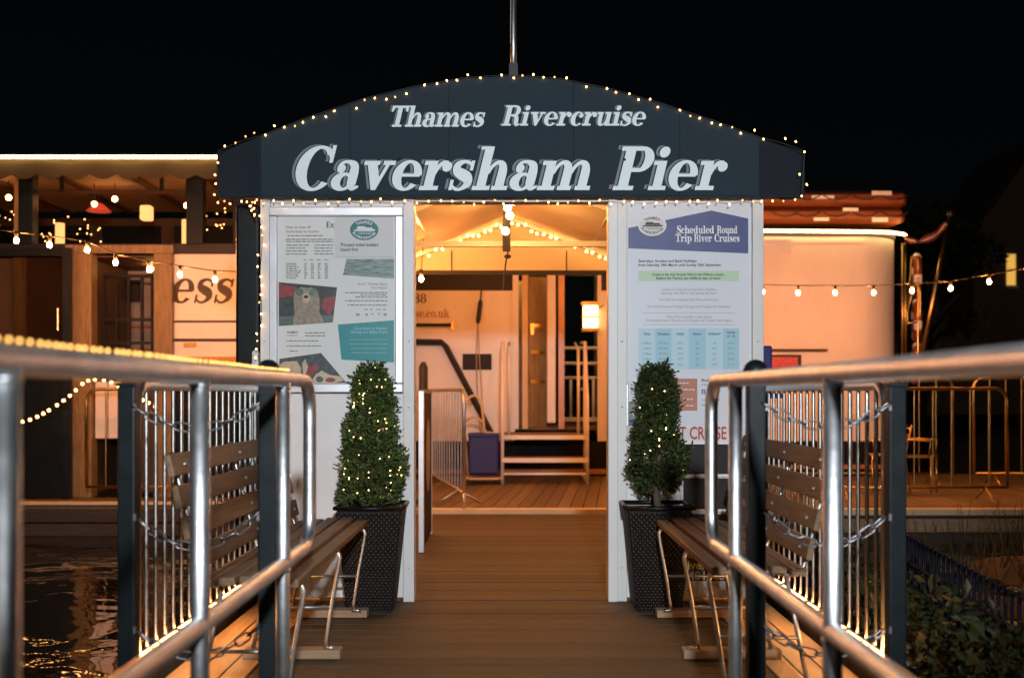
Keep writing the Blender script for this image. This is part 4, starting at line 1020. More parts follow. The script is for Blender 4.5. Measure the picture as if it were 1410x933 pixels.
rl = thing('rope_light', 'long bright rope light along the awning edge of the glazed boat', 'rope light', (XL, y0_, z0_), 'rope lights on the boats')
MB().tube([(XL, y0_ - .035, z0_ + .04), (XR_, y0_ - .035, z0_ + .035)], .019, 8).build('tube', 'rope_glow', rl, smooth=True)
# saloon contents
def candle(p, h, label):
    t = thing('table_lamp', label, 'lamp', p, 'lamps on saloon tables')
    MB().tube([p, p + Vector((0, 0, .05))], .05, 10).build('base', 'brass', t); MB().tube([p + Vector((0, 0, .05)), p + Vector((0, 0, h))], .055, 10).build('shade', 'lantern_glow', t, smooth=True)
MB().box((XL, DA + .14, zs - .04), (XR_, DA + .5, zs)).build('window_ledge', 'interior_brown', ba)
candle(Vector((xa(68), DA + .3, zs)), .30, 'pale lit lamp on the saloon ledge right of the wood trimmed pillar')
candle(Vector((xa(246), DA + .3, zs)), .34, 'pale lit lamp on the saloon ledge beside the dark pillar')
def pendant(px, py, dep, label, m='saloon_glow', r=.035):
    p = at(px, py, dep); t = thing('pendant_lamp', label, 'lamp', p, 'pendant lamps in the saloon')
    MB().sphere(p, r, 10, 7).build('bulb', m, t, smooth=True); MB().tube([p + Vector((0, 0, r)), Vector((p.x, p.y, za(229)))], .006, 5).build('cord', 'wire_dark', t)
pendant(12, 272, 13.6, 'glowing saloon bulb at the left picture edge'); pendant(130, 281, 13.8, 'glowing saloon bulb left of the red shade'); pendant(158, 274, 13.8, 'glowing saloon bulb above the red shade'); pendant(257, 283, 13.6, 'glowing saloon bulb beside the dark pillar')
p = at(136, 291, 14.2); t = thing('red_lamp', 'red domed lamp shade glowing inside the saloon', 'lamp', p)
MB().add([p + Vector((.16 * math.cos(a), .16 * math.sin(a), 0)) for a in [2 * math.pi * i / 16 for i in range(16)]] + [p + Vector((.05 * math.cos(a), .05 * math.sin(a), .1)) for a in [2 * math.pi * i / 16 for i in range(16)]], [(i, (i + 1) % 16, 16 + (i + 1) % 16, 16 + i) for i in range(16)]).build('shade', 'red_shade', t, smooth=True)
MB().tube([p + Vector((0, 0, .1)), Vector((p.x, p.y, za(229)))], .006, 5).build('cord', 'wire_dark', t)
p = at(202, 293, 14.0); t = thing('white_lantern', 'square white lantern hanging inside the saloon window', 'lamp', p)
MB().box(p + Vector((-.07, -.07, -.1)), p + Vector((.07, .07, .09))).build('shade', 'lantern_glow', t, bevel=.02); MB().tube([p + Vector((0, 0, .09)), Vector((p.x, p.y, za(229)))], .006, 5).build('cord', 'wire_dark', t)
rg = random.Random(5)
for cx, cyy, sx, nn, lab in ((10, 305, 40, 34, 'heap of tiny warm lights in the leftmost saloon window'), (85, 312, 55, 26, 'scatter of tiny warm lights in the wide saloon window'), (300, 300, 22, 10, 'few tiny lights in the narrow saloon window')):
    pts = [at(cx + rg.uniform(-sx, sx), cyy + rg.uniform(-14, 22), 13.3 + rg.uniform(0, .4)) for _ in range(nn)]
    string_lights('saloon_string_lights', lab, pts, pts, 'string lights in the saloon', mesh_of(MB().sphere((0, 0, 0), .0075, 6, 4), 'bulb', 'fairy_glow'), .002)
# doorway
dr = thing('boat_doorway', 'pale wooden doorway with barred inner door on the glazed boat', 'doorway', (xa(168), DA, 0))
MB().box((xa(97), DA - .10, .02), (xa(130), DA + .1, za(350))).build('jamb', 'jamb_wood', dr, bevel=.008)
MB().box((xa(215), DA - .10, .02), (xa(240), DA + .1, za(350))).build('jamb', 'jamb_wood', dr, bevel=.008)
MB().box((xa(95), DA - .11, za(350)), (xa(242), DA + .06, za(339))).build('lintel', 'jamb_wood', dr)
MB().box((xa(100), 14.4, .02), (xa(235), 14.44, za(352))).build('inner_wall', 'interior_pale', dr)
for s_, a in ((-1, 108), (1, 232)): MB().box((xa(a) - .02, DA + .1, .02), (xa(a) + .02, 14.4, za(352))).build('side_wall', 'interior_brown', dr)
idr = MB().box((xa(136), 13.4, .02), (xa(212), 13.44, za(505))).build('inner_door', 'interior_brown', dr)
for px in (143, 160, 176, 194, 208): MB().box((X(px, 13.4), 13.38, Z(505, 13.4)), (X(px + 3, 13.4), 13.42, Z(378, 13.4))).build('door_bar', 'black_matt', dr)
for py in (378, 438, 470): MB().box((X(143, 13.4), 13.37, Z(py + 4, 13.4)), (X(211, 13.4), 13.43, Z(py, 13.4))).build('door_rail', 'black_matt', dr)
MB().box((X(160, 14.3), 14.3, Z(415, 14.3)), (X(195, 14.3), 14.36, Z(385, 14.3))).build('inner_notice', 'name_black', dr)
inner = MB().sphere((xa(172), 13.7, za(358)), .04, 10, 7).build('inner_lamp', 'saloon_glow', dr)
gd = thing('glazed_door', 'dark framed glazed booth door standing at the left edge of the walkway', 'door', (xa(40), 12.55, 0))
yd = 12.5
def xd(p): return X(p, yd)
def zd(p): return Z(p, yd)
for a, b_ in ((-30, -22), (86, 97)): MB().box((xd(a), yd, .03), (xd(b_), yd + .06, zd(341))).build('stile', 'black_paint', gd)
for a, b_ in ((341, 352), (508, 520)): MB().box((xd(-22), yd + .002, zd(b_)), (xd(86), yd + .058, zd(a))).build('rail', 'black_paint', gd)
MB().face([(xd(-22), zd(508)), (xd(86), zd(508)), (xd(86), zd(352)), (xd(-22), zd(352))], yd + .03).build('pane', 'dark_glass', gd)
MB().box((xd(-22), yd + .02, .04), (xd(86), yd + .045, zd(520))).build('lower_panel', 'black_paint', gd)
MB().box((X(35, 12.7), 12.7, zd(508)), (X(88, 12.7), 12.74, zd(352))).build('dark_blind', 'interior_brown', gd)
MB().box((X(19, 12.68), 12.66, .03), (X(36, 12.68), 12.7, zd(352))).build('inner_post', 'jamb_wood', gd)
MB().box((X(-30, 12.76), 12.75, zd(520)), (X(60, 12.76), 12.78, zd(352))).build('inner_wall', 'interior_pale', gd)
MB().tube([(xd(81), yd - .03, zd(455)), (xd(81), yd - .03, zd(425))], .012, 8).build('handle', 'brass', gd)

# ================================================================== WHITE BOAT BEHIND, CENTRE TO RIGHT
DB = 16.3
def xb(px): return X(px, DB)
def zb_(py): return Z(py, DB)
bb = thing('white_boat', 'long white cabin boat with rounded stern moored across the pontoon', 'boat', (2, 17, WATER))
ztop = zb_(325); zlow = zb_(607)
# front wall in pieces round the doorway
MB().box((xb(540), DB, zlow), (xb(709), DB + .1, zb_(400))).build('wall', 'cabin_white', bb)
MB().box((xb(540), DB + .004, zb_(400)), (xb(709), DB + .1, zb_(378))).build('dark_band', 'black_matt', bb)
MB().box((xb(540), DB - .004, zb_(378)), (xb(840), DB + .1, zb_(325))).build('wall', 'cabin_white', bb)
MB().box((xb(823), DB, zlow), (xb(840), DB + .1, zb_(378))).build('wall', 'cabin_white', bb)
MB().box((xb(828), DB - .006, zb_(400)), (xb(840), DB, zb_(378))).build('dark_band', 'black_matt', bb)
# right part with rounded stern corner
poly = [(xb(840), DB), (xb(1190), DB), (xb(1225), DB + .05), (xb(1242), DB + .22), (xb(1250), DB + .55), (xb(1252), DB + 3.2), (xb(840), DB + 3.2)]
def plan_prism(poly, z0, z1, name, m, sm=False):
    n = len(poly); V = [(x, y, z0) for x, y in poly] + [(x, y, z1) for x, y in poly]
    F = [tuple(range(n - 1, -1, -1)), tuple(range(n, 2 * n))] + [(i, (i + 1) % n, (i + 1) % n + n, i + n) for i in range(n)]
    return MB().add(V, F).build(name, m, bb)
cor = [(xb(840), DB)] + [(xb(1188), DB)] + [(xb(1188) + .66 * math.sin(R(a)), DB + .66 * (1 - math.cos(R(a)))) for a in range(6, 91, 6)] + [(xb(1188) + .67, DB + 3.2), (xb(840), DB + 3.2)]
plan_prism(cor, zlow, ztop, 'stern_cabin', 'cabin_white')
plan_prism([(x + (.015 if x > 3 else 0), y - .015 if y < DB + 1 else y) for x, y in cor], ztop, ztop + .07, 'roof_edge', 'black_matt')
plan_prism([(x * 1.001, y - .03 if y < DB + 1 else y) for x, y in cor], -.25, zlow - .001, 'stern_hull', 'hull_black')
MB().box((xb(540), DB - .02, -.25), (xb(840), DB + .1, zlow - .001)).build('hull', 'hull_black', bb)
MB().box((xb(840), DB - .06, zb_(645)), (xb(1230), DB - .03, zb_(639))).build('rubbing_strake', 'varnished_door', bb)
for x0_, x1_ in ((540, 709),): MB().box((xb(x0_), DB - .05, zb_(652)), (xb(840), DB - .02, zb_(645))).build('rubbing_strake', 'varnished_door', bb)
MB().box((xb(540), 19.2, -.25), (xb(700), 19.3, ztop)).build('far_wall', 'interior_pale', bb)
MB().box((xb(540), DB + .1, ztop - .03), (xb(840), 19.3, ztop)).build('roof', 'white_paint', bb)
MB().box((xb(700), DB + .1, zb_(592)), (xb(840), 19.3, zb_(588))).build('lobby_floor', 'interior_brown', bb)
q = MB(); lay_serif(q, '88', xb(570), xb(587), zb_(417), .2, DB - .005, 0); q.build('number_lettering', 'name_black', bb)
q = MB(); lay_serif(q, 'se.co.uk', xb(572), xb(619), zb_(437), .19, DB - .005, 0); q.build('web_lettering', 'ink_terracotta', bb)
# vent, rails, window on the stern cabin
vt = MB().box((xb(1040), DB - .03, zb_(348)), (xb(1090), DB - .002, zb_(329))).build('vent', 'white_paint', bb)
for k in range(5): MB().box((xb(1042), DB - .05, zb_(346.5 - 3.6 * k)), (xb(1088), DB - .031, zb_(344.5 - 3.6 * k))).build('vent_slat', 'white_paint', vt)
MB().tube([(xb(1040), DB - .05, zb_(482)), (xb(1138), DB - .05, zb_(482))], .02, 8).build('grab_rail', 'brass', bb)
wd = MB().box((xb(1030), DB - .02, zb_(520)), (xb(1103), DB - .002, zb_(488))).build('window', 'name_black', bb)
MB().box((xb(1034), DB - .026, zb_(518)), (xb(1098), DB - .021, zb_(491.5))).build('red_blind', 'photo_red', wd)
# black pipework, vent plate, fender ropes in the centre
MB().tube([at(560, 447, DB - .08), at(622, 447, DB - .08)], .022, 8).build('grab_rail', 'black_matt', bb)
MB().box(at(621, 453, DB - .09), at(626, 442, DB - .002)).build('rail_end', 'brass', bb)
MB().tube([at(560, 470, DB - .1), at(608, 471, DB - .1), at(614, 477, DB - .1), at(690, 622, DB - .1)], .045, 8).build('stair_rail', 'black_matt', bb)
MB().box((xb(637), DB - .02, zb_(509)), (xb(677), DB - .002, zb_(487))).build('vent_plate', 'menu_black', bb)
# doorway: jambs, open varnished door, white post, rails beyond, lamp
MB().box((xb(706), DB - .04, zb_(590)), (xb(714), DB + .12, zb_(378))).build('door_jamb', 'white_paint', bb)
MB().box((xb(719), DB - .03, zb_(590)), (xb(727), DB + .12, zb_(378))).build('door_jamb', 'kerb_cream', bb)
MB().box((xb(769), DB - .04, zb_(590)), (xb(777), DB + .12, zb_(378))).build('door_jamb', 'varnished_door', bb)
MB().box((xb(753), DB - .06, zb_(582)), (xb(765), DB + .06, zb_(378))).build('door_post', 'white_paint', bb, bevel=.02)
dl = MB(); m_ = Matrix.Translation((xb(728), DB + .05, 0)) @ Matrix.Rotation(R(24), 4, 'Z')
door = dl.box((0, 0, zb_(588)), (.30, .05, zb_(380)), m_).build('door', 'jamb_wood', bb)
for zz in (.33, .55, .75): MB().box((.02, -.02, zb_(588) + zz * 2.0), (.25, -.002, zb_(588) + zz * 2.0 + .05), m_).build('door_bar', 'brass', door)
MB().box((.02, -.025, zb_(460)), (.07, -.002, zb_(445)), m_).build('handle', 'brass', door)
for py in (479, 500, 520): MB().tube([at(774, py, DB + 1.2), at(840, py, DB + 1.2)], .025, 8).build('side_rail', 'white_paint', bb, smooth=True)
for px in (786, 817): MB().tube([at(px, 520, DB + 1.2), at(px, 578, DB + 1.2)], .02, 8).build('rail_post', 'white_paint', bb, smooth=True)
MB().box(at(770, 580, DB + 1.15), at(840, 574, DB + 1.3)).build('far_sill', 'white_paint', bb)
MB().box((xb(709), DB + .9, zb_(590)), (xb(752), DB + .95, zb_(378))).build('lobby_wall', 'jamb_wood', bb)
wl = thing('wall_lantern', 'square glowing lantern inside the white boat doorway', 'lamp', at(813, 453, DB - .1))
MB().box(at(803, 452, DB - .15), at(823, 420, DB - .05)).build('shade', 'door_glow', wl, bevel=.03)
MB().box(at(801, 420, DB - .16), at(824, 416, DB - .04)).build('cap', 'brass', wl); MB().box(at(801, 456, DB - .16), at(824, 452, DB - .04)).build('base', 'brass', wl)
MB().box(at(801, 437, DB - .155), at(824, 435, DB - .14)).build('band', 'brass', wl)
MB().tube([at(822, 425, DB - .1), at(832, 420, DB + .02)], .012, 6).build('bracket', 'brass', wl)
MB().sphere((xb(744), DB + .5, zb_(361)), .05, 10, 7).build('added_lobby_lamp', 'lobby_fill_glow', bb, smooth=True)  # added lamp, unseen above the doorway, to brighten the lobby
MB().box((xb(850), DB - .012, ztop - .1), (xb(1188), DB - .001, ztop - .07)).build('drip_rail', 'cabin_white', bb)
fd = thing('mooring_line', 'knotted dark mooring line hanging down the white boat side', 'rope', at(660, 400, DB - .1))
MB().tube(smooth_path([at(663, 398, DB - .08), at(661, 420, DB - .08), at(658, 445, DB - .08)]), [.012] * 5 + [.035] * 6 + [.03, .02], 8).build('knot', 'wire_dark', fd, smooth=True)
for o in (-2, 2): MB().tube(smooth_path([at(658, 445, DB - .08), at(658 + o, 490, DB - .08), at(661 + o * 1.5, 560, DB - .08), at(662, 600, DB - .3)]), .008, 6).build('rope', 'interior_pale', fd)
rl = thing('rope_light', 'bright rope light round the roof edge of the white boat stern', 'rope light', at(1050, 316, DB - .06), 'rope lights on the boats')
MB().tube([at(1000, 317, DB - .06), at(1195, 319, DB - .06), at(1226, 320, DB + .02), at(1243, 322, DB + .3), at(1247, 324, DB + .6)], .022, 8).build('tube', 'rope_glow', rl, smooth=True)
# buoyancy rafts on the roof
for i, (pt, pb, x1_) in enumerate(((262, 284, 1255), (285, 307, 1252))):
    r_ = thing('buoyancy_raft', ('upper' if i == 0 else 'lower') + ' orange buoyancy raft strapped on the white boat roof', 'life raft', at(1150, pb, DB + .5), 'orange rafts on the boat roof')
    zz0, zz1 = Z(pb, DB + .3), Z(pt, DB + .3); c = (zz0 + zz1) / 2; h = (zz1 - zz0) / 2; x0_, xe = X(985, DB + .3), X(x1_, DB + .3)
    q = MB(); secs = [(x0_, .55), (x0_ + .12, 1), (xe - .12, 1), (xe, .55)]; V = []
    for x, k in secs:
        for (dy, dz) in ((0, -.45), (0, .45), (.12, 1), (.9, 1), (1.02, .45), (1.02, -.45), (.9, -1), (.12, -1)): V.append((x, DB + .25 + .51 + (dy - .51) * (k if k < 1 else 1), c + dz * h * (k if k < 1 else 1)))
    F = [tuple(range(8)), tuple(range(31, 23, -1))]
    for a in range(3):
        for j in range(8): F.append((a * 8 + j, (a + 1) * 8 + j, (a + 1) * 8 + (j + 1) % 8, a * 8 + (j + 1) % 8))
    q.add(V, F).build('body', 'raft_orange', r_, bevel=.02)
    for a, b_, ta, tb2 in (((1116, 1147, .30, -.15), (1199, 1226, .9, .3)) if i == 0 else ((1159, 1180, .9, .4), (1119, 1140, -.45, -.8), (1199, 1221, -.42, -.95))):
        MB().box((X(a, DB + .3), DB + .235, c + tb2 * h), (X(b_, DB + .3), DB + .262, c + ta * h * .9)).build('tape', 'tape_white', r_)
    for px in (1080, 1110, 1150, 1190, 1230):
        MB().tube(sag((X(px - 18, DB + .3), DB + .24, c + .3 * h), (X(px + 18, DB + .3), DB + .24, c + .3 * h), .07, 8), .012, 5).build('grab_line', 'wire_dark', r_)
# lifebuoys on the stern
for i, (py, nm) in enumerate(((378, 'upper'), (440, 'middle'), (500, 'lower'))):
    p = at(1262, py, DB + .5); lb = thing('lifebuoy', nm + ' orange lifebuoy hung edge on at the white boat stern', 'lifebuoy', p, 'lifebuoys on the stern')
    ring = arc(p, .27, 0, 360, 28, (.28, .96, 0), (0, 0, 1))[:-1]
    MB().tube(ring, .062, 10, closed=True).build('ring', 'raft_orange', lb, smooth=True)
    for a in (20, 110, 200, 290): MB().tube(arc(p, .27, a - 14, a + 14, 6, (.28, .96, 0), (0, 0, 1)), .065, 10).build('band', 'tape_white', lb, smooth=True)
hp = thing('stern_rail', 'bent brass coloured rail hoops at the white boat stern', 'rail', at(1258, 510, DB + .4))
for px0, px1, t0, b0 in ((1244, 1263, 352, 512), (1246, 1266, 392, 445)):
    MB().tube([at(px0, b0, DB + .2)] + arc(at(px1 - 8, t0 + 10, DB + .2), .1, 90, 0, 6, (1, 0, 0), (0, 0, 1)) + arc(at(px1 - 8, b0 - 10, DB + .2), .1, 0, -90, 6, (1, 0, 0), (0, 0, 1)) + [at(px0, b0, DB + .2)], .016, 8).build('hoop', 'brass', hp, smooth=True)
for px in (1243, 1247): MB().tube([at(px, 520, DB + .1), at(px, 335, DB + .1)], .022, 8).build('upright', 'brass', hp, smooth=True)
es = thing('ensign_staff', 'slanting brass ensign staff at the stern of the white boat', 'flagpole', at(1266, 505, DB + .3))
MB().tube([at(1264, 515, DB + .3), at(1308, 297, DB + .3)], [.05, .035], 10).build('staff', 'brass', es, smooth=True)
MB().sphere(at(1308, 294, DB + .3), .06, 8, 6).build('finial', 'dark_steel', es)
fg = thing('ensign_flag', 'furled red and white flag drooping from the ensign staff', 'flag', at(1300, 320, DB + .3))
for k, m in enumerate(('flag_red', 'flag_white', 'flag_red')):
    c = smooth_path([at(1303, 305 + 3 * k, DB + .28 - .03 * k), at(1290, 318 + 4 * k, DB + .26), at(1272, 328 + 3 * k, DB + .24 - .02 * k), at(1258, 334 - 2 * k, DB + .24), at(1246, 331 - 3 * k, DB + .26)], 5)
    MB().tube(c, [.018 + .008 * math.sin(i * .9 + k) for i in range(len(c))], 7).build('fold', m, fg, smooth=True)

# ================================================================== THINGS ON THE PONTOON
sp = thing('boarding_steps', 'pale boarding steps with handrails at the white boat doorway', 'steps', at(750, 668, 14.7))
ys0, ys1 = 14.75, 15.9
def xs(px, d=15.2): return X(px, d)
for i, (zt_, y0_, y1_) in enumerate(((.66, 15.1, 16.15), (.36, 14.8, 15.1))):
    MB().box((xs(692), y0_, zt_ - .05), (xs(806), y1_, zt_)).build('tread', 'timber_block', sp, bevel=.006)
    for k in range(4 if i == 0 else 1): MB().box((xs(694), y0_ + .04 + k * .25, zt_), (xs(804), y0_ + .24 + k * .25, zt_ + .008)).build('tread_mat', 'pontoon_plank', sp)
    MB().box((xs(691), y0_ - .02, zt_ - .06), (xs(807), y0_, zt_ - .001)).build('nosing', 'white_paint', sp)
for px in (692, 806):
    x = xs(px)
    MB().tube([(x, 14.82, 0), (x, 14.82, 1.15), (x, 15.3, 1.95), (x, 16.1, 1.98)], .024, 8).build('handrail', 'white_paint', sp, smooth=True)
    MB().tube([(x, 15.3, 0), (x, 15.3, 1.95)], .022, 8).build('post', 'white_paint', sp, smooth=True)
    x2 = x + (.09 if px == 692 else -.09)
    MB().tube([(x2, 15.32, .66), (x2, 15.32, 1.85), (x2, 16.1, 1.98)], .02, 8).build('inner_rail', 'white_paint', sp, smooth=True)
    MB().tube([(x, 15.3, 1.3), (x, 16.1, 1.3)], .018, 8).build('mid_rail', 'white_paint', sp, smooth=True)
    MB().tube([(x, 14.82, .05), (x, 16.1, .05)], .02, 8).build('base_rail', 'white_paint', sp, smooth=True)
MB().tube([(xs(692), 14.82, .14), (xs(806), 14.82, .14)], .018, 8).build('base_bar', 'white_paint', sp, smooth=True)
tr_ = thing('crate_trolley', 'hoop handled trolley carrying a navy crate by the steps', 'trolley', at(660, 660, 14.9))
MB().tube([at(645, 655, 14.9)] + [at(640, 600, 14.9)] + smooth_path([at(637, 590, 14.9), at(638, 560, 14.9), at(650, 545, 14.9), at(662, 552, 14.9), at(667, 595, 14.9)], 4) + [at(690, 596, 14.9), at(692, 655, 14.9)], .018, 8).build('hoop', 'kerb_cream', tr_, smooth=True)
MB().tube(smooth_path([at(640, 580, 14.85), at(652, 574, 14.8), at(664, 580, 14.85)], 4), .015, 6).build('cross_bar', 'kerb_cream', tr_)
MB().box(at(640, 660, 14.7), at(692, 654, 15.2)).build('base', 'kerb_cream', tr_)
for px in (645, 688):
    MB().tube([at(px, 664, 14.7) + Vector((-.015, 0, 0)), at(px, 664, 14.7) + Vector((.015, 0, 0))], .05, 12).build('wheel', 'rubber', tr_)
cr = thing('navy_crate', 'navy blue plastic crate standing on the trolley', 'crate', at(665, 653, 15))
MB().box(at(645, 653, 14.75), at(687, 596, 15.1)).build('body', 'crate_blue', cr, bevel=.03)
MB().box(at(644, 601, 14.73), at(688, 595, 15.12)).build('rim', 'crate_blue', cr, bevel=.01)
ab = thing('framed_board', 'black framed board standing edge on just inside the entrance', 'sign', (-.7, 8.9, 0))
A = Vector((-.702, 8.43, 0)); Bv = Vector((-.722, 9.55, 0))
MB().bar(A + Vector((0, .02, .63)), Bv + Vector((0, -.02, .63)), .035, 1.2).build('board', 'hull_black', ab)
for p in (A, Bv): MB().box(p + Vector((-.022, -.018, .0)), p + Vector((.022, .018, 1.25))).build('upright', 'silver_frame', ab, bevel=.004)
MB().bar(A + Vector((0, 0, 1.245)), Bv + Vector((0, 0, 1.245)), .05, .03).build('top_rail', 'jamb_wood', ab)
c = (A + Bv) / 2 + Vector((.019, 0, .72)); e = (Bv - A).normalized()
MB().add([c + e * .3 * math.cos(2 * math.pi * i / 28) + Vector((.002, 0, .3 * math.sin(2 * math.pi * i / 28))) for i in range(28)], [tuple(range(28))]).build('round_emblem', 'timber_block', ab)
bp_ = thing('bollard', 'thin black bollard behind the framed board', 'bollard', at(583, 700, 12.2))
MB().tube([(at(583, 500, 12.2).x, 12.2, 0), at(583, 505, 12.2), at(583, 498, 12.2)], [.05, .05, .02], 10).build('post', 'black_matt', bp_, smooth=True)
MB().tube([(at(583, 500, 12.2).x, 12.2, .003), (at(583, 500, 12.2).x, 12.2, .04)], .09, 10).build('base', 'black_matt', bp_, smooth=True)
cb = thing('blue_chair', 'rounded blue chair back peeping past the right panel', 'chair', at(1052, 640, 7.0))
q = MB(); bx0 = at(1040, 500, 7.); 
MB().box(at(1030, 545, 7.0), at(1062, 476, 7.03)).build('backrest', 'crate_blue', cb, bevel=.012)
MB().box(at(1015, 548, 6.98), at(1060, 541, 7.4)).build('seat', 'crate_blue', cb, bevel=.01)
for px in (1018, 1057):
    for dd in (7.01, 7.38): MB().tube([(X(px, 7.0), dd, 0.0), (X(px, 7.0), dd, Z(545, 7.0))], .011, 6).build('leg', 'galvanised', cb)
wc = thing('white_chair', 'rounded pale chair back left of the noticeboard panel', 'chair', at(352, 640, 6.6))
MB().box(at(346, 530, 6.5), at(358, 482, 6.53)).build('backrest', 'white_paint', wc, bevel=.02)
MB().box(at(346, 640, 6.42), at(359, 634, 6.55)).build('seat', 'white_paint', wc)
for px in (348, 357): MB().tube([(X(px, 6.5), 6.5, 0), at(px, 500, 6.515)], .01, 6).build('leg', 'galvanised', wc)
# metal bistro chairs on the right of the pontoon
def metal_chair(cx, cy_, rot, label):
    t = thing('metal_chair', label, 'chair', (cx, cy_, .03), 'metal chairs on the pontoon')
    M = Matrix.Translation((cx, cy_, .03)) @ Matrix.Rotation(rot, 4, 'Z')
    def P(*p): return M @ Vector(p)
    for s in (-1, 1):
        MB().tube([P(s * .2, -.2, 0), P(s * .2, -.2, .44)], .012, 7).build('leg', 'brass', t, smooth=True)
        MB().tube([P(s * .2, .24, 0), P(s * .2, .18, .44), P(s * .2, .26, .82)], .012, 7).build('leg', 'brass', t, smooth=True)
        MB().tube([P(s * .24, -.18, .45), P(s * .24, -.2, .64), P(s * .24, .2, .66)], .012, 7).build('arm', 'brass', t, smooth=True)
    q = MB(); q.box((-.21, -.22, .435), (.21, .2, .455), M); q.build('seat', 'brass', t, bevel=.006)
    for k in range(4): MB().tube([P(-.2, .2 + .015 * k, .53 + .08 * k), P(0, .235 + .015 * k, .53 + .08 * k), P(.2, .2 + .015 * k, .53 + .08 * k)], .014, 7).build('back_slat', 'brass', t, smooth=True)
metal_chair(X(1262, 13.2), 13.2, R(60), 'shiny metal chair on the pontoon turned towards the boat')
metal_chair(X(1225, 13.4), 13.5, R(-100), 'shiny metal chair half hidden behind the outer right post')

# ================================================================== BANK: SHRUBS, RAILINGS, HOUSE, TREES
rg = random.Random(9)
q = MB()
for _ in range(1900):
    y = rg.uniform(3.6, 9.8); x = 1.62 + (.42 if y < 6.4 else 1.2) * rg.random()
    hmax = (1.0 if y < 6.4 else .5) - 1.1 * (x - 1.62) * (1 if y < 6.4 else .2) + .12 * math.sin(x * 5 + y * 3); z = bank_z(x, y) + hmax * rg.random() ** .6
    p = Vector((x, y, z))
    for j in range(9):
        leafq(q, p + Vector((rg.gauss(0, .05), rg.gauss(0, .05), rg.gauss(0, .04))), Vector((rg.gauss(-.2, .7), rg.gauss(-.5, .7), rg.gauss(.3, .5))), rg.choice((.025, .035, .045, .06, .085)), rg)
o = struct(q.build('bank_foliage', 'leaf_ivy'), 'stuff', 'leafy green ground cover on the bank below the right post'); o['category'] = 'foliage'
q = MB()
for _ in range(500):
    x = rg.uniform(1.7, 6); y = rg.uniform(8.5, 10.6); p = Vector((x, y, bank_z(x, y)))
    q.tube([p, p + Vector((rg.gauss(0, .1), rg.gauss(0, .1), rg.uniform(.15, .55)))], [.006, .002], 3, caps=False)
o = struct(q.build('bank_grass', 'leaf_dark'), 'stuff', 'dry dark grass stems along the top of the bank'); o['category'] = 'grass'
# bowed-top iron railings on the bank, running away at the right
fe = thing('iron_railing', 'dark blue hoop topped iron railing on the bank at the lower right', 'railing', (2.4, 5, .1))
pa, pb_ = Vector((2.10, 3.9, 0)), Vector((2.44, 6.8, 0))
za_, zb2 = .35, .36
n = 32
for i in range(n + 1):
    f = i / n; p = pa.lerp(pb_, f); zt_ = za_ + (zb2 - za_) * f
    if i < n:
        p2 = pa.lerp(pb_, (i + 1) / n); m = (p + p2) / 2; d = (p2 - p); w = d.length / 2; d.normalize()
        MB().tube([Vector((p.x, p.y, bank_z(p.x, p.y) - .1)), Vector((p.x, p.y, zt_ - w))] + arc(Vector((m.x, m.y, zt_ - w)), w * .98, 180, 0, 8, d, (0, 0, 1))[1:-1] + [Vector((p2.x, p2.y, zt_ - w)), Vector((p2.x, p2.y, bank_z(p2.x, p2.y) - .1))], .008, 6).build('hoop', 'iron_blue', fe, smooth=True)
for dz in (.16, .5): MB().tube([pa + Vector((0, 0, za_ - dz)), pb_ + Vector((0, 0, zb2 - dz))], .012, 6).build('rail', 'iron_blue', fe)
# far house with a lit window
DH = 62.
hs = thing('house', 'dim brick gabled house beyond the river with one lit window', 'house', at(1400, 470, DH))
gx0, gx1 = X(1340, DH), X(1520, DH); gz0, gz1 = .3, Z(315, DH); gp = Z(190, DH); gm = (gx0 + gx1) / 2
MB().prism([(gx0, gz0), (gx1, gz0), (gx1, gz1), (gm, gp), (gx0, gz1)], DH, DH + 8).build('wall', 'house_brick', hs)
for s_, ex in ((-1, gx0 - .3), (1, gx1 + .3)):
    q = MB(); k = (gp - gz1) / (gm - gx0); zE = gp - k * abs(ex - gm)
    q.add([(ex, DH - .3, zE), (gm, DH - .3, gp), (gm, DH + 8.3, gp), (ex, DH + 8.3, zE), (ex, DH - .3, zE + .2), (gm, DH - .3, gp + .2), (gm, DH + 8.3, gp + .2), (ex, DH + 8.3, zE + .2)], [(0, 3, 2, 1), (4, 5, 6, 7), (0, 1, 5, 4), (1, 2, 6, 5), (2, 3, 7, 6), (3, 0, 4, 7)]); q.build('roof', 'house_roof', hs)
for a, b_, c_, d_, m in ((1386, 1398, 350, 393, 'window_glow'), (1440, 1455, 350, 393, 'black_paint')):
    w = MB().box((X(a, DH), DH - .05, Z(d_, DH)), (X(b_, DH), DH + .05, Z(c_, DH))).build('window', m, hs)
    for t_ in (.5,): MB().box((X(a, DH), DH - .12, Z((c_ + d_) / 2 + 1, DH)), (X(b_, DH), DH - .06, Z((c_ + d_) / 2 - 1, DH))).build('glazing_bar', 'white_paint', w)
    MB().box((X(a - 2, DH), DH - .2, Z(d_ + 4, DH)), (X(b_ + 2, DH), DH - .06, Z(d_, DH))).build('sill', 'white_paint', w)
gf = thing('garden_fence', 'pale picket fence below the far house', 'fence', at(1345, 448, 50))
for k in range(34):
    px = 1285 + 4.2 * k; MB().box((X(px, 50), 50, Z(452, 50)), (X(px + 2.4, 50), 50.04, Z(428 + rg.uniform(-1, 1), 50))).build('picket', 'house_brick', gf)
for py in (434, 446): MB().box((X(1284, 50), 50.05, Z(py + 2, 50)), (X(1428, 50), 50.1, Z(py, 50))).build('rail', 'house_brick', gf)
MB().box((X(1284, 50), 50.1, .3), (X(1428, 50), 50.3, Z(453, 50))).build('base_wall', 'house_brick', gf)
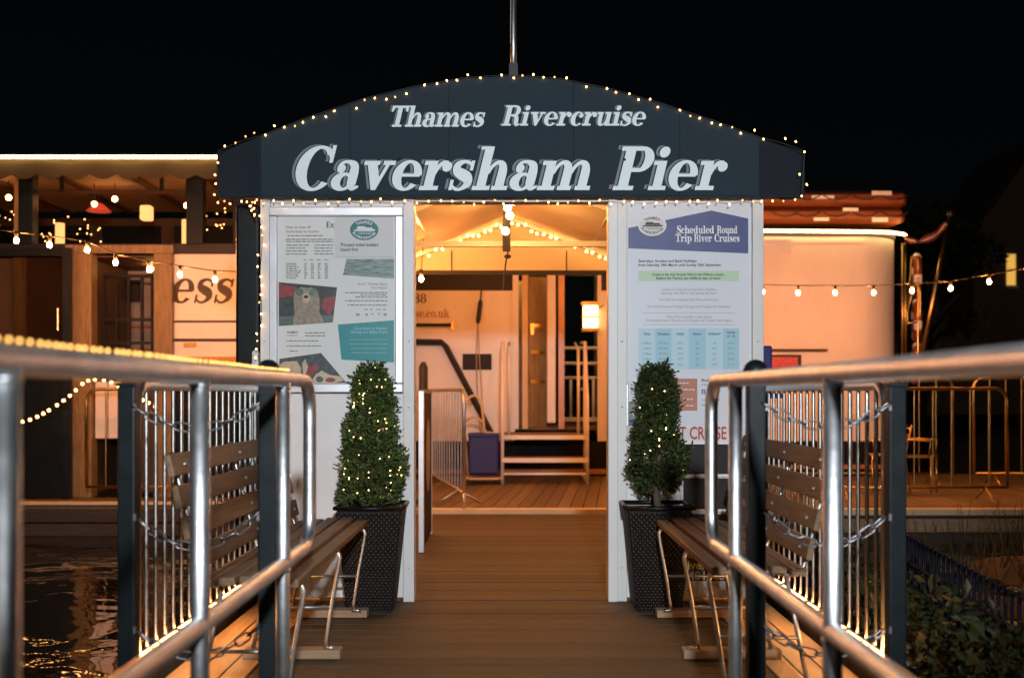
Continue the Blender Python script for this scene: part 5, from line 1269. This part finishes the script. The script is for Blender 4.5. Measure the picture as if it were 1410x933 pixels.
def big_tree(px, d, top_py, r, label, seed):
    rn = random.Random(seed); base = at(px, 500, d); base.z = .3; zt_ = Z(top_py, d)
    t = thing('broadleaf_tree', label, 'tree', base, 'dark trees on the far bank')
    k = smooth_path([base, base + Vector((.2, 0, zt_ * .3)), base + Vector((-.1, 0, zt_ * .75))], 4); q = MB().tube(k, [.35 - .25 * i / len(k) for i in range(len(k))], 8)
    for _ in range(7):
        a = rn.uniform(0, 6.28); p = base + Vector((0, 0, zt_ * rn.uniform(.35, .6))); q.tube([p, p + Vector((math.cos(a) * r * .7, math.sin(a) * r * .7, r * .6))], [.1, .03], 6)
    q.build('trunk', 'bark', t, smooth=True)
    q = MB(); c = base + Vector((0, 0, zt_ - r * .9))
    cl_ = [c + Vector((rn.gauss(0, .5) * r, rn.gauss(0, .5) * r, rn.gauss(0, .38) * r)) for _ in range(26)]
    for p0 in cl_:
        for _ in range(90):
            d_ = Vector((rn.gauss(0, 1), rn.gauss(0, 1), rn.gauss(0, 1))).normalized() * r * .34 * rn.random() ** .4
            leafq(q, p0 + d_, d_ + Vector((0, 0, .2)), rn.uniform(.25, .45), rn)
    q.build('crown', 'leaf_dark', t)
big_tree(1285, 46, 300, 1.9, 'dark tree left of the far house behind the ensign staff', 1); big_tree(1230, 70, 330, 4.2, 'dark tree furthest back behind the white boat stern', 2)
# street lamp on the quay behind the camera: lights the front of the pier
sl = thing('street_lamp', 'street lamp on the quay behind the viewer', 'street lamp', (1.9, -3.0, -.03))
MB().tube([(1.9, -3.0, -.03), (1.9, -3.0, 2.), (1.75, -2.9, 2.45), (1.3, -2.5, 2.63), (.6, -1.8, 2.65)], [.07, .055, .045, .04, .04], 10).build('pole', 'dark_steel', sl, smooth=True)
MB().box((.1, -2.0, 2.65), (.7, -1.6, 2.74)).build('head', 'dark_steel', sl, bevel=.02)
ld = bpy.data.lights.new('street_lamp_light', 'SPOT'); ld.energy = 2050; ld.color = (.91, .955, 1.0); ld.spot_size = R(52); ld.spot_blend = .5; ld.shadow_soft_size = .12
lo = bpy.data.objects.new('street_lamp_light', ld); col.objects.link(lo); lo.location = (.4, -1.7, 2.58)
lo.rotation_euler = (Vector((0, 6.45, 1.9)) - Vector(lo.location)).to_track_quat('-Z', 'Y').to_euler()
